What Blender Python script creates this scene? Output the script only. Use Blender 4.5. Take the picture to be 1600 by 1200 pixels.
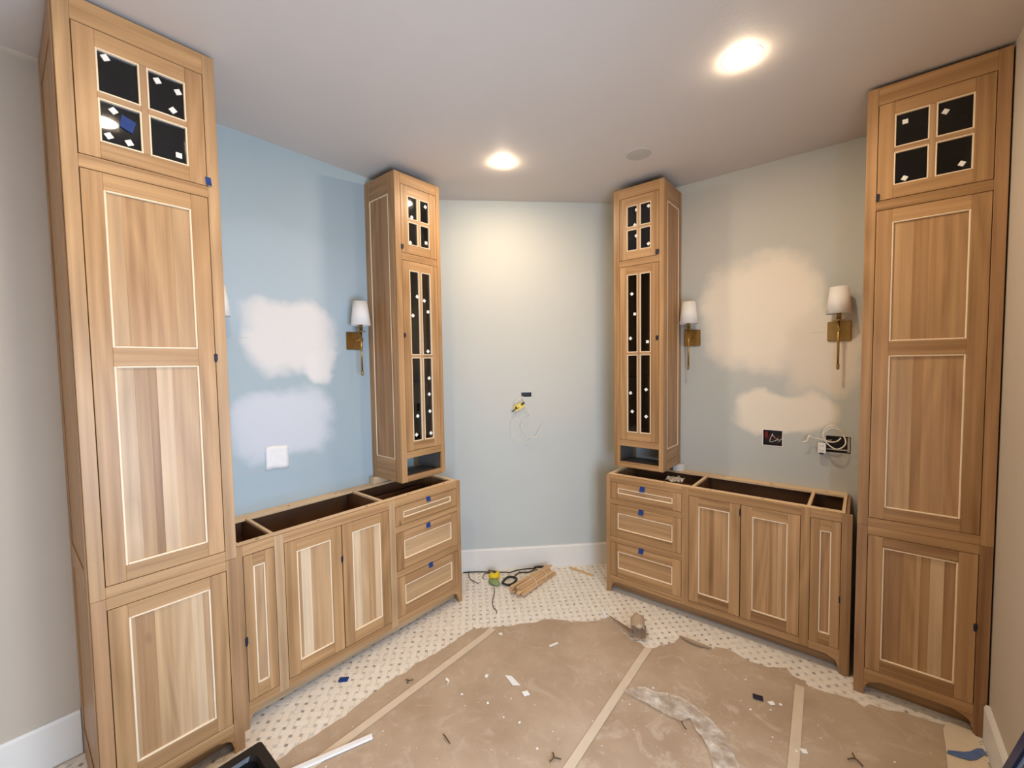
import bpy, bmesh, math, random
from mathutils import Vector, Matrix, Euler, noise, geometry
random.seed(7)
PI = math.pi
scene = bpy.context.scene
for o in list(bpy.data.objects): bpy.data.objects.remove(o)

# ------------------------------------------------------------------ camera
cam_d = bpy.data.cameras.new('camera'); cam = bpy.data.objects.new('camera', cam_d)
scene.collection.objects.link(cam)
cam_d.sensor_fit = 'HORIZONTAL'; cam_d.sensor_width = 36.0
cam_d.lens = 662.77 / 1600 * 36.0
cam_d.clip_start = 0.02; cam_d.clip_end = 50
yaw, pitch, roll = 0.6921, 0.0486, -0.0150
fw0 = Vector((-math.sin(yaw), math.cos(yaw), 0)); rt0 = Vector((math.cos(yaw), math.sin(yaw), 0)); up0 = Vector((0, 0, 1))
fw = fw0 * math.cos(pitch) - up0 * math.sin(pitch); up1 = up0 * math.cos(pitch) + fw0 * math.sin(pitch)
rt = rt0 * math.cos(roll) + up1 * math.sin(roll); up = up1 * math.cos(roll) - rt0 * math.sin(roll)
M = Matrix((rt, up, -fw)).transposed().to_4x4(); M.translation = Vector((2.659, 0.4973, 1.6996))
cam.matrix_world = M
scene.camera = cam

# ------------------------------------------------------------------ world, window light, exposure
world = bpy.data.worlds.new('world'); scene.world = world; world.use_nodes = True
bg = world.node_tree.nodes['Background']; bg.inputs[0].default_value = (0.55, 0.72, 1.0, 1); bg.inputs[1].default_value = 1.2
scene.view_settings.view_transform = 'Standard'; scene.view_settings.look = 'None'
scene.view_settings.gamma = 1.0; scene.view_settings.use_curve_mapping = False
scene.view_settings.exposure = 1.22
LAMP_STRENGTH = 165.0
LAMP_COLOR = (1.0, 0.79, 0.55)
def area(name, loc, rot, sx, sy, col, power):
    l = bpy.data.lights.new(name, 'AREA'); l.shape = 'RECTANGLE'; l.size = sx; l.size_y = sy
    l.color = col; l.energy = power
    o = bpy.data.objects.new(name, l); o.location = loc; o.rotation_euler = rot
    scene.collection.objects.link(o); return o
area('window_daylight', (3.30, 0.95, 1.10), (0, PI/2, 0), 1.4, 1.4, (0.62, 0.78, 1.0), 34)

# ------------------------------------------------------------------ helpers
CH = 2.99          # ceiling height
WL = 3.777         # right wall plane (y)
WX = 3.116         # end wall plane (x)
BK = 2.69          # back wall: y - x = BK

def tag(o, label=None, cat=None, group=None, kind=None):
    if label: o['label'] = label
    if cat: o['category'] = cat
    if group: o['group'] = group
    if kind: o['kind'] = kind
    return o
def empty(name, loc=(0,0,0), rz=0, label=None, cat=None, group=None):
    o = bpy.data.objects.new(name, None); o.location = loc; o.rotation_euler = (0,0,rz)
    o.empty_display_size = 0.1
    scene.collection.objects.link(o); return tag(o, label, cat, group)

class MB:
    """mesh collector with grain UVs and a tone colour per corner"""
    def __init__(s): s.v=[]; s.f=[]; s.uv=[]; s.c=[]; s.sm=[]
    def quad(s, pts, uv=None, tone=(0.5,0.5,0.5), smooth=False):
        b=len(s.v); s.v+= [tuple(p) for p in pts]; s.f.append(tuple(range(b,b+len(pts))))
        s.uv.append(uv or [(p[0]+p[1],p[2]) for p in pts]); s.c.append(tone); s.sm.append(smooth)
    def board(s, a, b, grain=2, tone=(0.5,0.5,0.5), ch=0.0012):
        """chamfered box a..b"""
        lo=[min(a[i],b[i]) for i in range(3)]; hi=[max(a[i],b[i]) for i in range(3)]
        ch=min(ch, *[(hi[i]-lo[i])*0.3 for i in range(3)])
        seed=random.random()*40
        idx={}
        base=len(s.v)
        for sx in (0,1):
            for sy in (0,1):
                for sz in (0,1):
                    sg=(sx,sy,sz)
                    for ax in range(3):     # the vertex lying on the face normal to ax
                        p=[]
                        for i in range(3):
                            e=hi[i] if sg[i] else lo[i]
                            if i!=ax: e+= -ch if sg[i] else ch
                            p.append(e)
                        idx[(sg,ax)]=len(s.v); s.v.append(tuple(p))
        def uvof(i):
            p=s.v[i]; o=[p[k] for k in range(3) if k!=grain]
            return (p[grain]+seed, o[0]+o[1]+seed*0.37)
        def face(l):
            s.f.append(tuple(l)); s.uv.append([uvof(i) for i in l]); s.c.append(tone); s.sm.append(False)
        for ax in range(3):
            i1,i2=[k for k in range(3) if k!=ax]
            for sd in (0,1):
                def sg(u,w):
                    r=[0,0,0]; r[ax]=sd; r[i1]=u; r[i2]=w; return tuple(r)
                l=[idx[(sg(0,0),ax)],idx[(sg(1,0),ax)],idx[(sg(1,1),ax)],idx[(sg(0,1),ax)]]
                flip = (sd==0) ^ (ax==1)
                face(l[::-1] if flip else l)
        for ax in range(3):                # edges parallel to ax
            i1,i2=[k for k in range(3) if k!=ax]
            for u in (0,1):
                for w in (0,1):
                    def sg(t):
                        r=[0,0,0]; r[ax]=t; r[i1]=u; r[i2]=w; return tuple(r)
                    face([idx[(sg(0),i1)],idx[(sg(1),i1)],idx[(sg(1),i2)],idx[(sg(0),i2)]])
        for sx in (0,1):
            for sy in (0,1):
                for sz in (0,1):
                    face([idx[((sx,sy,sz),k)] for k in range(3)])
        return s
    def tube(s, pts, r, n=8, tone=(0.5,0.5,0.5), closed=False, caps=True):
        pts=[Vector(p) for p in pts]; m=len(pts)
        rings=[]; prev=None
        for i,p in enumerate(pts):
            if closed: t=(pts[(i+1)%m]-pts[i-1])
            else: t=(pts[min(i+1,m-1)]-pts[max(i-1,0)])
            t.normalize()
            if prev is None:
                a=Vector((0,0,1)) if abs(t.z)<0.9 else Vector((1,0,0))
                u=t.cross(a).normalized()
            else:
                u=(prev-t*prev.dot(t)).normalized()
            prev=u; w=t.cross(u)
            rr=r[i] if isinstance(r,(list,tuple)) else r
            b=len(s.v)
            s.v+=[tuple(p+(u*math.cos(2*PI*k/n)+w*math.sin(2*PI*k/n))*rr) for k in range(n)]
            rings.append(b)
        seg=m if closed else m-1
        for i in range(seg):
            a,b=rings[i],rings[(i+1)%m]
            for k in range(n):
                l=(a+k,a+(k+1)%n,b+(k+1)%n,b+k)
                s.f.append(l); s.uv.append([(0.1*i,0.02*k)]*4); s.c.append(tone); s.sm.append(True)
        if caps and not closed:
            for a,rev in ((rings[0],True),(rings[-1],False)):
                l=tuple(range(a,a+n)); l=l[::-1] if rev else l
                s.f.append(l); s.uv.append([(0,0)]*n); s.c.append(tone); s.sm.append(False)
        return s
    def lathe(s, prof, center, n=28, axis='z', tone=(0.5,0.5,0.5)):
        """prof: list of (r, h)"""
        rings=[]
        for r,h in prof:
            b=len(s.v)
            for k in range(n):
                c,q=math.cos(2*PI*k/n)*r, math.sin(2*PI*k/n)*r
                if axis=='z': p=(center[0]+c,center[1]+q,center[2]+h)
                elif axis=='y': p=(center[0]+c,center[1]+h,center[2]+q)
                s.v.append(p)
            rings.append(b)
        for a,b in zip(rings,rings[1:]):
            for k in range(n):
                l=(a+k,a+(k+1)%n,b+(k+1)%n,b+k)
                s.f.append(l); s.uv.append([(0,0)]*4); s.c.append(tone); s.sm.append(True)
        return s
    def prism(s, poly, axis, a, b, tone=(0.5,0.5,0.5), grain=0):
        """poly (2D) extruded along axis from a to b"""
        seed=random.random()*40
        def P(p,h):
            r=[0,0,0]; o=[k for k in range(3) if k!=axis]; r[o[0]]=p[0]; r[o[1]]=p[1]; r[axis]=h; return tuple(r)
        n=len(poly); base=len(s.v)
        s.v+=[P(p,a) for p in poly]+[P(p,b) for p in poly]
        def U(i):
            p=s.v[i]; o=[p[k] for k in range(3) if k!=grain]; return (p[grain]+seed,o[0]+o[1]+seed*.37)
        fs=[tuple(range(base,base+n))[::-1], tuple(range(base+n,base+2*n))]+[(base+i,base+(i+1)%n,base+n+(i+1)%n,base+n+i) for i in range(n)]
        for f in fs: s.f.append(f); s.uv.append([U(i) for i in f]); s.c.append(tone); s.sm.append(False)
        return s
    def mesh(s, name, mat):
        me=bpy.data.meshes.new(name); me.from_pydata(s.v,[],s.f)
        me.uv_layers.new(name='UVMap'); me.color_attributes.new(name='tone',type='FLOAT_COLOR',domain='CORNER')
        li=0; uvs=[]; cs=[]
        for f,u,c in zip(s.f,s.uv,s.c):
            for k in range(len(f)):
                uvs+= [u[k][0],u[k][1]]; cs+= [c[0],c[1],c[2],1.0]
        me.uv_layers['UVMap'].data.foreach_set('uv',uvs); me.color_attributes['tone'].data.foreach_set('color',cs)
        me.polygons.foreach_set('use_smooth',s.sm)
        me.update()
        bm=bmesh.new(); bm.from_mesh(me)
        if any(s.sm): bmesh.ops.remove_doubles(bm,verts=bm.verts,dist=1e-5)
        bmesh.ops.recalc_face_normals(bm,faces=bm.faces); bm.to_mesh(me); bm.free()
        me.materials.append(mat); return me
    def build(s, name, mat, parent=None, **kw):
        o=bpy.data.objects.new(name, s.mesh(name,mat)); scene.collection.objects.link(o)
        if parent: o.parent=parent
        return tag(o, **kw)
def box(a,b,**k): return MB().board(a,b,**k)

# ------------------------------------------------------------------ materials
def new_mat(name):
    m=bpy.data.materials.new(name); m.use_nodes=True
    nt=m.node_tree; nt.nodes.clear()
    out=nt.nodes.new('ShaderNodeOutputMaterial')
    return m,nt,out
def N(nt,typ,**kw):
    n=nt.nodes.new(typ)
    for k,v in kw.items():
        if k=='inp':
            for a,b in v.items(): n.inputs[a].default_value=b
        else: setattr(n,k,v)
    return n
def L(nt,a,b): nt.links.new(a,b)
def mth(nt,op,a,b=None,c=None,clamp=False):
    n=nt.nodes.new('ShaderNodeMath'); n.operation=op; n.use_clamp=clamp
    for i,x in enumerate((a,b,c)):
        if x is None: continue
        if isinstance(x,(int,float)): n.inputs[i].default_value=x
        else: nt.links.new(x,n.inputs[i])
    return n.outputs[0]
def mixc(nt,f,a,b,mode='MIX'):
    n=nt.nodes.new('ShaderNodeMix'); n.data_type='RGBA'; n.blend_type=mode
    for i,x in ((0,f),(6,a),(7,b)):
        if isinstance(x,(int,float)): n.inputs[i].default_value=x
        elif isinstance(x,tuple): n.inputs[i].default_value=(*x[:3],1)
        else: nt.links.new(x,n.inputs[i])
    return n.outputs[2]
def plain(name,col,rough=0.6,metal=0.0,spec=0.4,noise_amt=0.06,scale=30,bump=0.0,emit=None):
    m,nt,out=new_mat(name)
    p=N(nt,'ShaderNodeBsdfPrincipled'); p.inputs['Roughness'].default_value=rough; p.inputs['Metallic'].default_value=metal
    p.inputs['Specular IOR Level'].default_value=spec
    tc=N(nt,'ShaderNodeTexCoord'); nz=N(nt,'ShaderNodeTexNoise',inp={'Scale':scale,'Detail':4.0})
    L(nt,tc.outputs['Object'],nz.inputs['Vector'])
    f=mth(nt,'MULTIPLY_ADD',nz.outputs[0],noise_amt*2,1-noise_amt)
    c=mixc(nt,1.0,col,f,'MULTIPLY')
    L(nt,c,p.inputs['Base Color'])
    if bump:
        b=N(nt,'ShaderNodeBump',inp={'Strength':bump,'Distance':0.002}); L(nt,nz.outputs[0],b.inputs['Height']); L(nt,b.outputs[0],p.inputs['Normal'])
    if emit: p.inputs['Emission Color'].default_value=(*emit[0],1); p.inputs['Emission Strength'].default_value=emit[1]
    L(nt,p.outputs[0],out.inputs[0]); return m

def wood_mat(name, light=(0.59,0.355,0.165), dark=(0.235,0.120,0.045), rough=0.42):
    m,nt,out=new_mat(name)
    p=N(nt,'ShaderNodeBsdfPrincipled'); p.inputs['Roughness'].default_value=rough; p.inputs['Specular IOR Level'].default_value=0.35
    at=N(nt,'ShaderNodeAttribute',attribute_name='tone'); sp=N(nt,'ShaderNodeSeparateColor'); L(nt,at.outputs['Color'],sp.inputs[0])
    uv=N(nt,'ShaderNodeUVMap',uv_map='UVMap')
    mp=N(nt,'ShaderNodeMapping'); mp.inputs['Scale'].default_value=(0.8,38,1); L(nt,uv.outputs[0],mp.inputs[0])
    big=N(nt,'ShaderNodeTexNoise',inp={'Scale':1.0,'Detail':4.0,'Distortion':0.05}); L(nt,mp.outputs[0],big.inputs['Vector'])
    # cathedral rings
    mp2=N(nt,'ShaderNodeMapping'); mp2.inputs['Scale'].default_value=(0.50,5.0,1); L(nt,uv.outputs[0],mp2.inputs[0])
    n2=N(nt,'ShaderNodeTexNoise',inp={'Scale':1.0,'Detail':1.0,'Distortion':0.25}); L(nt,mp2.outputs[0],n2.inputs['Vector'])
    ring=mth(nt,'FRACT',mth(nt,'MULTIPLY',n2.outputs[0],9.0))
    ring=mth(nt,'ABSOLUTE',mth(nt,'SUBTRACT',ring,0.5))
    # pores
    mp3=N(nt,'ShaderNodeMapping'); mp3.inputs['Scale'].default_value=(9,420,1); L(nt,uv.outputs[0],mp3.inputs[0])
    n3=N(nt,'ShaderNodeTexNoise',inp={'Scale':1.0,'Detail':2.0}); L(nt,mp3.outputs[0],n3.inputs['Vector'])
    # knots
    mp4=N(nt,'ShaderNodeMapping'); mp4.inputs['Scale'].default_value=(3.2,7,1); L(nt,uv.outputs[0],mp4.inputs[0])
    n4=N(nt,'ShaderNodeTexVoronoi',inp={'Scale':1.0}); L(nt,mp4.outputs[0],n4.inputs['Vector'])
    knot=N(nt,'ShaderNodeMapRange',inp={'From Min':0.02,'From Max':0.13,'To Min':0.45,'To Max':1.0}); L(nt,n4.outputs['Distance'],knot.inputs[0])
    kc=N(nt,'ShaderNodeSeparateColor'); L(nt,n4.outputs['Color'],kc.inputs[0])
    kn=mth(nt,'MAXIMUM',knot.outputs[0],mth(nt,'LESS_THAN',kc.outputs[0],0.955))
    g=mth(nt,'ADD',mth(nt,'MULTIPLY',big.outputs[0],1.25),mth(nt,'MULTIPLY',ring,0.50))
    g=mth(nt,'ADD',g,mth(nt,'MULTIPLY',n3.outputs[0],0.22))
    g=mth(nt,'SUBTRACT',g,0.44,clamp=True)                    # about 0.43 mean
    # tone.r shifts light/dark, tone.g shifts warm/pale
    f=mth(nt,'ADD',mth(nt,'SUBTRACT',g,0.42),sp.outputs[0],clamp=True)
    c=mixc(nt,f,dark,light)
    pale=mixc(nt,f,(0.43,0.31,0.19),(0.74,0.58,0.39))
    c=mixc(nt,sp.outputs[1],c,pale)
    red=mixc(nt,f,(0.23,0.11,0.05),(0.53,0.305,0.165))
    c=mixc(nt,sp.outputs[2],c,red)
    c=mixc(nt,1.0,c,kn,'MULTIPLY')
    L(nt,c,p.inputs['Base Color'])
    b=N(nt,'ShaderNodeBump',inp={'Strength':0.12,'Distance':0.001}); L(nt,n3.outputs[0],b.inputs['Height']); L(nt,b.outputs[0],p.inputs['Normal'])
    L(nt,p.outputs[0],out.inputs[0]); return m

def wall_mat(name, base, axis=None, patches=(), bump=0.05):
    """axis: which world axis runs along the wall; patches: (c, z, half_w, half_h, colour, softness)"""
    m,nt,out=new_mat(name)
    p=N(nt,'ShaderNodeBsdfPrincipled'); p.inputs['Roughness'].default_value=0.62; p.inputs['Specular IOR Level'].default_value=0.25
    ge=N(nt,'ShaderNodeNewGeometry'); sx=N(nt,'ShaderNodeSeparateXYZ'); L(nt,ge.outputs['Position'],sx.inputs[0])
    nb=N(nt,'ShaderNodeTexNoise',inp={'Scale':1.6,'Detail':3.0}); L(nt,ge.outputs['Position'],nb.inputs['Vector'])
    c=mixc(nt,1.0,base,mth(nt,'MULTIPLY_ADD',nb.outputs[0],0.10,0.95),'MULTIPLY')
    nd=N(nt,'ShaderNodeTexNoise',inp={'Scale':5.0,'Detail':4.0}); L(nt,ge.outputs['Position'],nd.inputs['Vector'])
    ds=N(nt,'ShaderNodeSeparateColor'); L(nt,nd.outputs['Color'],ds.inputs[0])
    for (pc,pz,hw,hh,col,soft) in patches:
        u=mth(nt,'ADD',sx.outputs[axis],mth(nt,'MULTIPLY_ADD',ds.outputs[0],0.20,-0.10))
        w=mth(nt,'ADD',sx.outputs[2],mth(nt,'MULTIPLY_ADD',ds.outputs[1],0.20,-0.10))
        a=mth(nt,'POWER',mth(nt,'ABSOLUTE',mth(nt,'DIVIDE',mth(nt,'SUBTRACT',u,pc),hw)),3.0)
        b=mth(nt,'POWER',mth(nt,'ABSOLUTE',mth(nt,'DIVIDE',mth(nt,'SUBTRACT',w,pz),hh)),3.0)
        mr=N(nt,'ShaderNodeMapRange',interpolation_type='SMOOTHSTEP',inp={'From Min':1.0-min(0.95,soft*0.9),'From Max':1.0+soft*1.8,'To Min':1.0,'To Max':0.0})
        L(nt,mth(nt,'ADD',a,b),mr.inputs[0])
        c=mixc(nt,mr.outputs[0],c,col)
    L(nt,c,p.inputs['Base Color'])
    nf=N(nt,'ShaderNodeTexNoise',inp={'Scale':90.0,'Detail':3.0}); L(nt,ge.outputs['Position'],nf.inputs['Vector'])
    bp=N(nt,'ShaderNodeBump',inp={'Strength':bump,'Distance':0.003}); L(nt,nf.outputs[0],bp.inputs['Height']); L(nt,bp.outputs[0],p.inputs['Normal'])
    L(nt,p.outputs[0],out.inputs[0]); return m

def glass_mat(name, tint, refl=1.0, rough=0.03):
    m,nt,out=new_mat(name)
    t=N(nt,'ShaderNodeBsdfTransparent',inp={'Color':(*tint,1)}); g=N(nt,'ShaderNodeBsdfGlossy',inp={'Roughness':rough,'Color':(refl,refl,refl,1)})
    fr=N(nt,'ShaderNodeFresnel',inp={'IOR':1.5}); mx=N(nt,'ShaderNodeMixShader')
    L(nt,fr.outputs[0],mx.inputs[0]); L(nt,t.outputs[0],mx.inputs[1]); L(nt,g.outputs[0],mx.inputs[2]); L(nt,mx.outputs[0],out.inputs[0]); return m

WOOD=wood_mat('white_oak')
RAW=plain('raw_maple',(0.74,0.54,0.33),rough=0.6,noise_amt=0.10,scale=18)
BEAD=plain('bead_wood',(0.86,0.70,0.50),rough=0.35,noise_amt=0.05)
DARKIN=plain('cabinet_interior',(0.030,0.019,0.012),rough=0.6)  # darkness behind the upper glass, where little light enters, put into the colour
BROWNIN=plain('box_interior',(0.16,0.075,0.034),rough=0.5,noise_amt=0.25,scale=8)
UNLITIN=plain('unlit_interior',(0.006,0.005,0.005),rough=0.7)  # near black: the lack of light inside the tall cabinets is painted in
NICHEIN=plain('niche_interior',(0.16,0.14,0.12),rough=0.5)
BLUE=(0.40,0.485,0.50)
GREIGE=(0.55,0.48,0.395)
M_WALL_L=wall_mat('blue_drywall_daylit',(0.40,0.49,0.53),1,[(1.45,2.2,0.50,0.25,(0.44,0.53,0.58),1.5),(1.64,1.88,0.25,0.20,(0.74,0.72,0.70),0.6),(1.57,1.35,0.25,0.19,(0.62,0.65,0.70),0.6),(1.80,1.69,0.09,0.10,(0.76,0.74,0.72),0.8)])  # one blue-green paint on all nook walls; cool daylight here put into its colour
M_WALL_G=wall_mat('greige_drywall',GREIGE,1)
M_WALL_R=wall_mat('blue_drywall_warmlit',(0.52,0.54,0.51),0,[(2.05,2.55,0.42,0.30,(0.56,0.55,0.50),1.6),(2.10,2.02,0.32,0.34,(0.84,0.765,0.645),0.6),(2.25,1.36,0.26,0.125,(0.83,0.765,0.65),0.5),(2.46,1.75,0.17,0.22,(0.76,0.69,0.58),1.0)])  # same paint as the left wall, warm lamp light put into the base colour
M_WALL_B=wall_mat('blue_drywall_back_lit',(0.55,0.585,0.565),0,[(0.55,2.0,0.30,0.6,(0.59,0.60,0.56),2.0)])  # same paint again; soft patch paints the warm lamplit middle of the wall
M_CEIL=wall_mat('ceiling_paint',(0.67,0.615,0.57),0,bump=0.12)
M_TRIM=plain('white_trim_paint',(0.80,0.78,0.73),rough=0.45,noise_amt=0.04,scale=4)
M_GROUT=plain('grout',(0.73,0.66,0.56),rough=0.9)
M_WHITE=plain('white_plastic',(0.85,0.84,0.82),rough=0.4)
M_STICK=plain('white_foam',(0.88,0.87,0.82),rough=0.8)
M_BLUE=plain('painters_tape',(0.008,0.040,0.19),rough=0.65,noise_amt=0.2,scale=60)
M_DTAPE=plain('dark_tape',(0.012,0.014,0.035),rough=0.5)
M_BRASS=plain('aged_brass',(0.44,0.29,0.10),rough=0.28,metal=1.0,noise_amt=0.2,scale=25)
M_SHADE=plain('linen_shade',(0.86,0.83,0.79),rough=0.85,noise_amt=0.03,scale=200)
M_GLASS=glass_mat('cabinet_glass',(0.45,0.45,0.45))  # grey tint deepens the shade painted inside the cabinets
M_BLACK=plain('black_plastic',(0.008,0.008,0.008),rough=0.32,spec=0.4)
M_CABLE=plain('black_cable',(0.02,0.022,0.014),rough=0.5)
M_WCABLE=plain('white_cable',(0.82,0.78,0.70),rough=0.4)
M_YEL=plain('yellow_plastic',(0.80,0.58,0.02),rough=0.4,noise_amt=0.25,scale=80)
M_GRN=plain('green_cloth',(0.25,0.31,0.13),rough=0.8,noise_amt=0.3,scale=60)
M_DKGREY=plain('dark_box',(0.03,0.022,0.02),rough=0.5,noise_amt=0.5,scale=60)
M_RED=plain('red_wire',(0.16,0.01,0.015),rough=0.4)
M_SPK=plain('speaker_grille',(0.52,0.49,0.45),rough=0.7,noise_amt=0.12,scale=500)
M_LAMP=plain('lamp_lens',(1,1,1),emit=(LAMP_COLOR,LAMP_STRENGTH))
M_NAVY=plain('navy_metal',(0.006,0.022,0.11),rough=0.35)
M_LBLUE=plain('pale_blue_metal',(0.22,0.36,0.62),rough=0.4)
M_STRING=plain('string',(0.80,0.74,0.60),rough=0.8)
M_SLOT=plain('screw_slot',(0.06,0.03,0.015),rough=0.8)
M_PINE=plain('pine_shim',(0.63,0.41,0.20),rough=0.7,noise_amt=0.22,scale=14)

def tile_mat():
    m,nt,out=new_mat('marble_mosaic')
    p=N(nt,'ShaderNodeBsdfPrincipled'); p.inputs['Roughness'].default_value=0.38
    at=N(nt,'ShaderNodeAttribute',attribute_name='tone'); oi=N(nt,'ShaderNodeObjectInfo')
    ge=N(nt,'ShaderNodeNewGeometry'); nz=N(nt,'ShaderNodeTexNoise',inp={'Scale':14.0,'Detail':5.0,'Distortion':1.2}); L(nt,ge.outputs['Position'],nz.inputs['Vector'])
    sp=N(nt,'ShaderNodeSeparateColor'); L(nt,at.outputs['Color'],sp.inputs[0])
    f=mth(nt,'ADD',mth(nt,'MULTIPLY',mth(nt,'SUBTRACT',nz.outputs[0],0.5),1.2),mth(nt,'MULTIPLY',mth(nt,'FRACT',mth(nt,'ADD',sp.outputs[0],oi.outputs['Random'])),0.95),clamp=True)
    c=mixc(nt,f,(0.82,0.74,0.63),(0.87,0.80,0.70))
    c=mixc(nt,sp.outputs[1],c,(0.36,0.31,0.27))
    L(nt,c,p.inputs['Base Color']); L(nt,p.outputs[0],out.inputs[0]); return m
M_TILE=tile_mat()

def paper_mat(name, stain_seed=0.0, dirt=0.5):
    m,nt,out=new_mat(name)
    p=N(nt,'ShaderNodeBsdfPrincipled'); p.inputs['Roughness'].default_value=0.72; p.inputs['Specular IOR Level'].default_value=0.25
    ge=N(nt,'ShaderNodeNewGeometry')
    ad=N(nt,'ShaderNodeVectorMath',operation='ADD'); L(nt,ge.outputs['Position'],ad.inputs[0]); ad.inputs[1].default_value=(stain_seed,stain_seed*0.7,0)
    a=N(nt,'ShaderNodeTexNoise',inp={'Scale':2.4,'Detail':5.0,'Roughness':0.6}); L(nt,ad.outputs[0],a.inputs['Vector'])
    c=mixc(nt,mth(nt,'MULTIPLY_ADD',a.outputs[0],2.4,-0.75,clamp=True),(0.39,0.28,0.185),(0.53,0.405,0.29))
    # whitish plaster smears
    b=N(nt,'ShaderNodeTexNoise',inp={'Scale':7.0,'Detail':6.0,'Roughness':0.72,'Distortion':1.5}); L(nt,ad.outputs[0],b.inputs['Vector'])
    mr=N(nt,'ShaderNodeMapRange',inp={'From Min':0.53,'From Max':0.75,'To Min':0.0,'To Max':dirt}); L(nt,b.outputs[0],mr.inputs[0])
    c=mixc(nt,mr.outputs[0],c,(0.66,0.55,0.44))
    # specks of plaster
    v=N(nt,'ShaderNodeTexVoronoi',inp={'Scale':26.0}); L(nt,ad.outputs[0],v.inputs['Vector'])
    vs=N(nt,'ShaderNodeSeparateColor'); L(nt,v.outputs['Color'],vs.inputs[0])
    rr=mth(nt,'MULTIPLY',mth(nt,'SUBTRACT',vs.outputs[0],0.5),0.24)
    sp=mth(nt,'LESS_THAN',v.outputs['Distance'],rr)
    c=mixc(nt,mth(nt,'MULTIPLY',sp,0.85),c,(0.80,0.72,0.62))
    L(nt,c,p.inputs['Base Color'])
    w=N(nt,'ShaderNodeTexNoise',inp={'Scale':9.0,'Detail':3.0}); L(nt,ad.outputs[0],w.inputs['Vector'])
    bp=N(nt,'ShaderNodeBump',inp={'Strength':0.35,'Distance':0.008}); L(nt,w.outputs[0],bp.inputs['Height']); L(nt,bp.outputs[0],p.inputs['Normal'])
    L(nt,p.outputs[0],out.inputs[0]); return m
M_PAPER=[paper_mat('kraft_paper',0.0,0.25),paper_mat('kraft_paper_smeared',3.1,0.45),paper_mat('kraft_paper_dusty',7.7,0.75),paper_mat('kraft_paper_pale',11.2,0.6)]
M_MTAPE=plain('paper_tape',(0.66,0.54,0.40),rough=0.6,noise_amt=0.08,scale=20)
M_CARD=plain('pale_card',(0.70,0.58,0.43),rough=0.7)
M_PAPEREDGE=plain('kraft_underside',(0.36,0.25,0.16),rough=0.8)
def film_mat():
    m,nt,out=new_mat('clear_plastic_film')
    t=N(nt,'ShaderNodeBsdfTransparent',inp={'Color':(0.96,0.96,0.96,1)}); g=N(nt,'ShaderNodeBsdfGlossy',inp={'Roughness':0.16})
    d=N(nt,'ShaderNodeBsdfDiffuse',inp={'Color':(0.86,0.78,0.68,1)})
    m1=N(nt,'ShaderNodeMixShader'); m2=N(nt,'ShaderNodeMixShader')
    ge=N(nt,'ShaderNodeNewGeometry'); nz=N(nt,'ShaderNodeTexNoise',inp={'Scale':16.0,'Detail':5.0}); L(nt,ge.outputs['Position'],nz.inputs['Vector'])
    L(nt,mth(nt,'MULTIPLY_ADD',nz.outputs[0],1.8,-0.42,clamp=True),m1.inputs[0])
    L(nt,t.outputs[0],m1.inputs[1]); L(nt,d.outputs[0],m1.inputs[2])
    m2.inputs[0].default_value=0.16; L(nt,m1.outputs[0],m2.inputs[1]); L(nt,g.outputs[0],m2.inputs[2])
    n2=N(nt,'ShaderNodeTexNoise',inp={'Scale':45.0,'Detail':4.0}); L(nt,ge.outputs['Position'],n2.inputs['Vector'])
    bp=N(nt,'ShaderNodeBump',inp={'Strength':0.9,'Distance':0.01}); L(nt,n2.outputs[0],bp.inputs['Height']); L(nt,bp.outputs[0],g.inputs['Normal']); L(nt,bp.outputs[0],d.inputs['Normal'])
    L(nt,m2.outputs[0],out.inputs[0]); return m
M_FILM=film_mat()

# ------------------------------------------------------------------ the room shell
def wall_grid(name, mat, fn, u0,u1,z0,z1, holes=()):
    """flat wall over (u,z) with rectangular holes, fn(u,z)->xyz"""
    us=sorted({u0,u1,*[h[0] for h in holes],*[h[1] for h in holes]}); zs=sorted({z0,z1,*[h[2] for h in holes],*[h[3] for h in holes]})
    bm=bmesh.new(); vd={}
    def V(u,z):
        if (u,z) not in vd: vd[(u,z)]=bm.verts.new(fn(u,z))
        return vd[(u,z)]
    for a,b in zip(us,us[1:]):
        for c,d in zip(zs,zs[1:]):
            um,zm=(a+b)/2,(c+d)/2
            if any(h[0]<um<h[1] and h[2]<zm<h[3] for h in holes): continue
            bm.faces.new((V(a,c),V(b,c),V(b,d),V(a,d)))
    me=bpy.data.meshes.new(name); bm.to_mesh(me); bm.free(); me.materials.append(mat)
    o=bpy.data.objects.new(name,me); scene.collection.objects.link(o); o['kind']='structure'; return o
Y0=-2.4
BOX1=(2.146,2.254,1.124,1.226)          # small switch box in the right wall
BOX2=(2.487,2.609,1.118,1.220)          # larger box behind the cable
s2=math.sqrt(2)
bkf=lambda u,z: (u, u+BK, z)
BOX3=(0.513,0.571,1.425,1.461)          # box in the diagonal wall (u = x)
xc0,xc1=0.0, WL-BK
wall_grid('wall_left', M_WALL_L, lambda u,z:(0,u,z), 0.70,BK,-0.05,CH)
wall_grid('wall_left.001', M_WALL_G, lambda u,z:(0,u,z), Y0,0.70,-0.05,CH)
wall_grid('wall_back', M_WALL_B, bkf, xc0,xc1,-0.05,CH,[BOX3])
wall_grid('wall_right', M_WALL_R, lambda u,z:(u,WL,z), xc1,WX,-0.05,CH,[BOX1,BOX2])
WIN=(0.25,1.65,0.45,1.75)
wall_grid('wall_end', M_WALL_G, lambda u,z:(WX,u,z), Y0,WL,-0.05,CH,[WIN])
wall_grid('wall_front', M_WALL_G, lambda u,z:(u,Y0,z), 0,WX,-0.05,CH)
LAMPS=[(2.233,2.583),(0.850,2.620),(1.520,0.900),(1.520,-0.90)]
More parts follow.
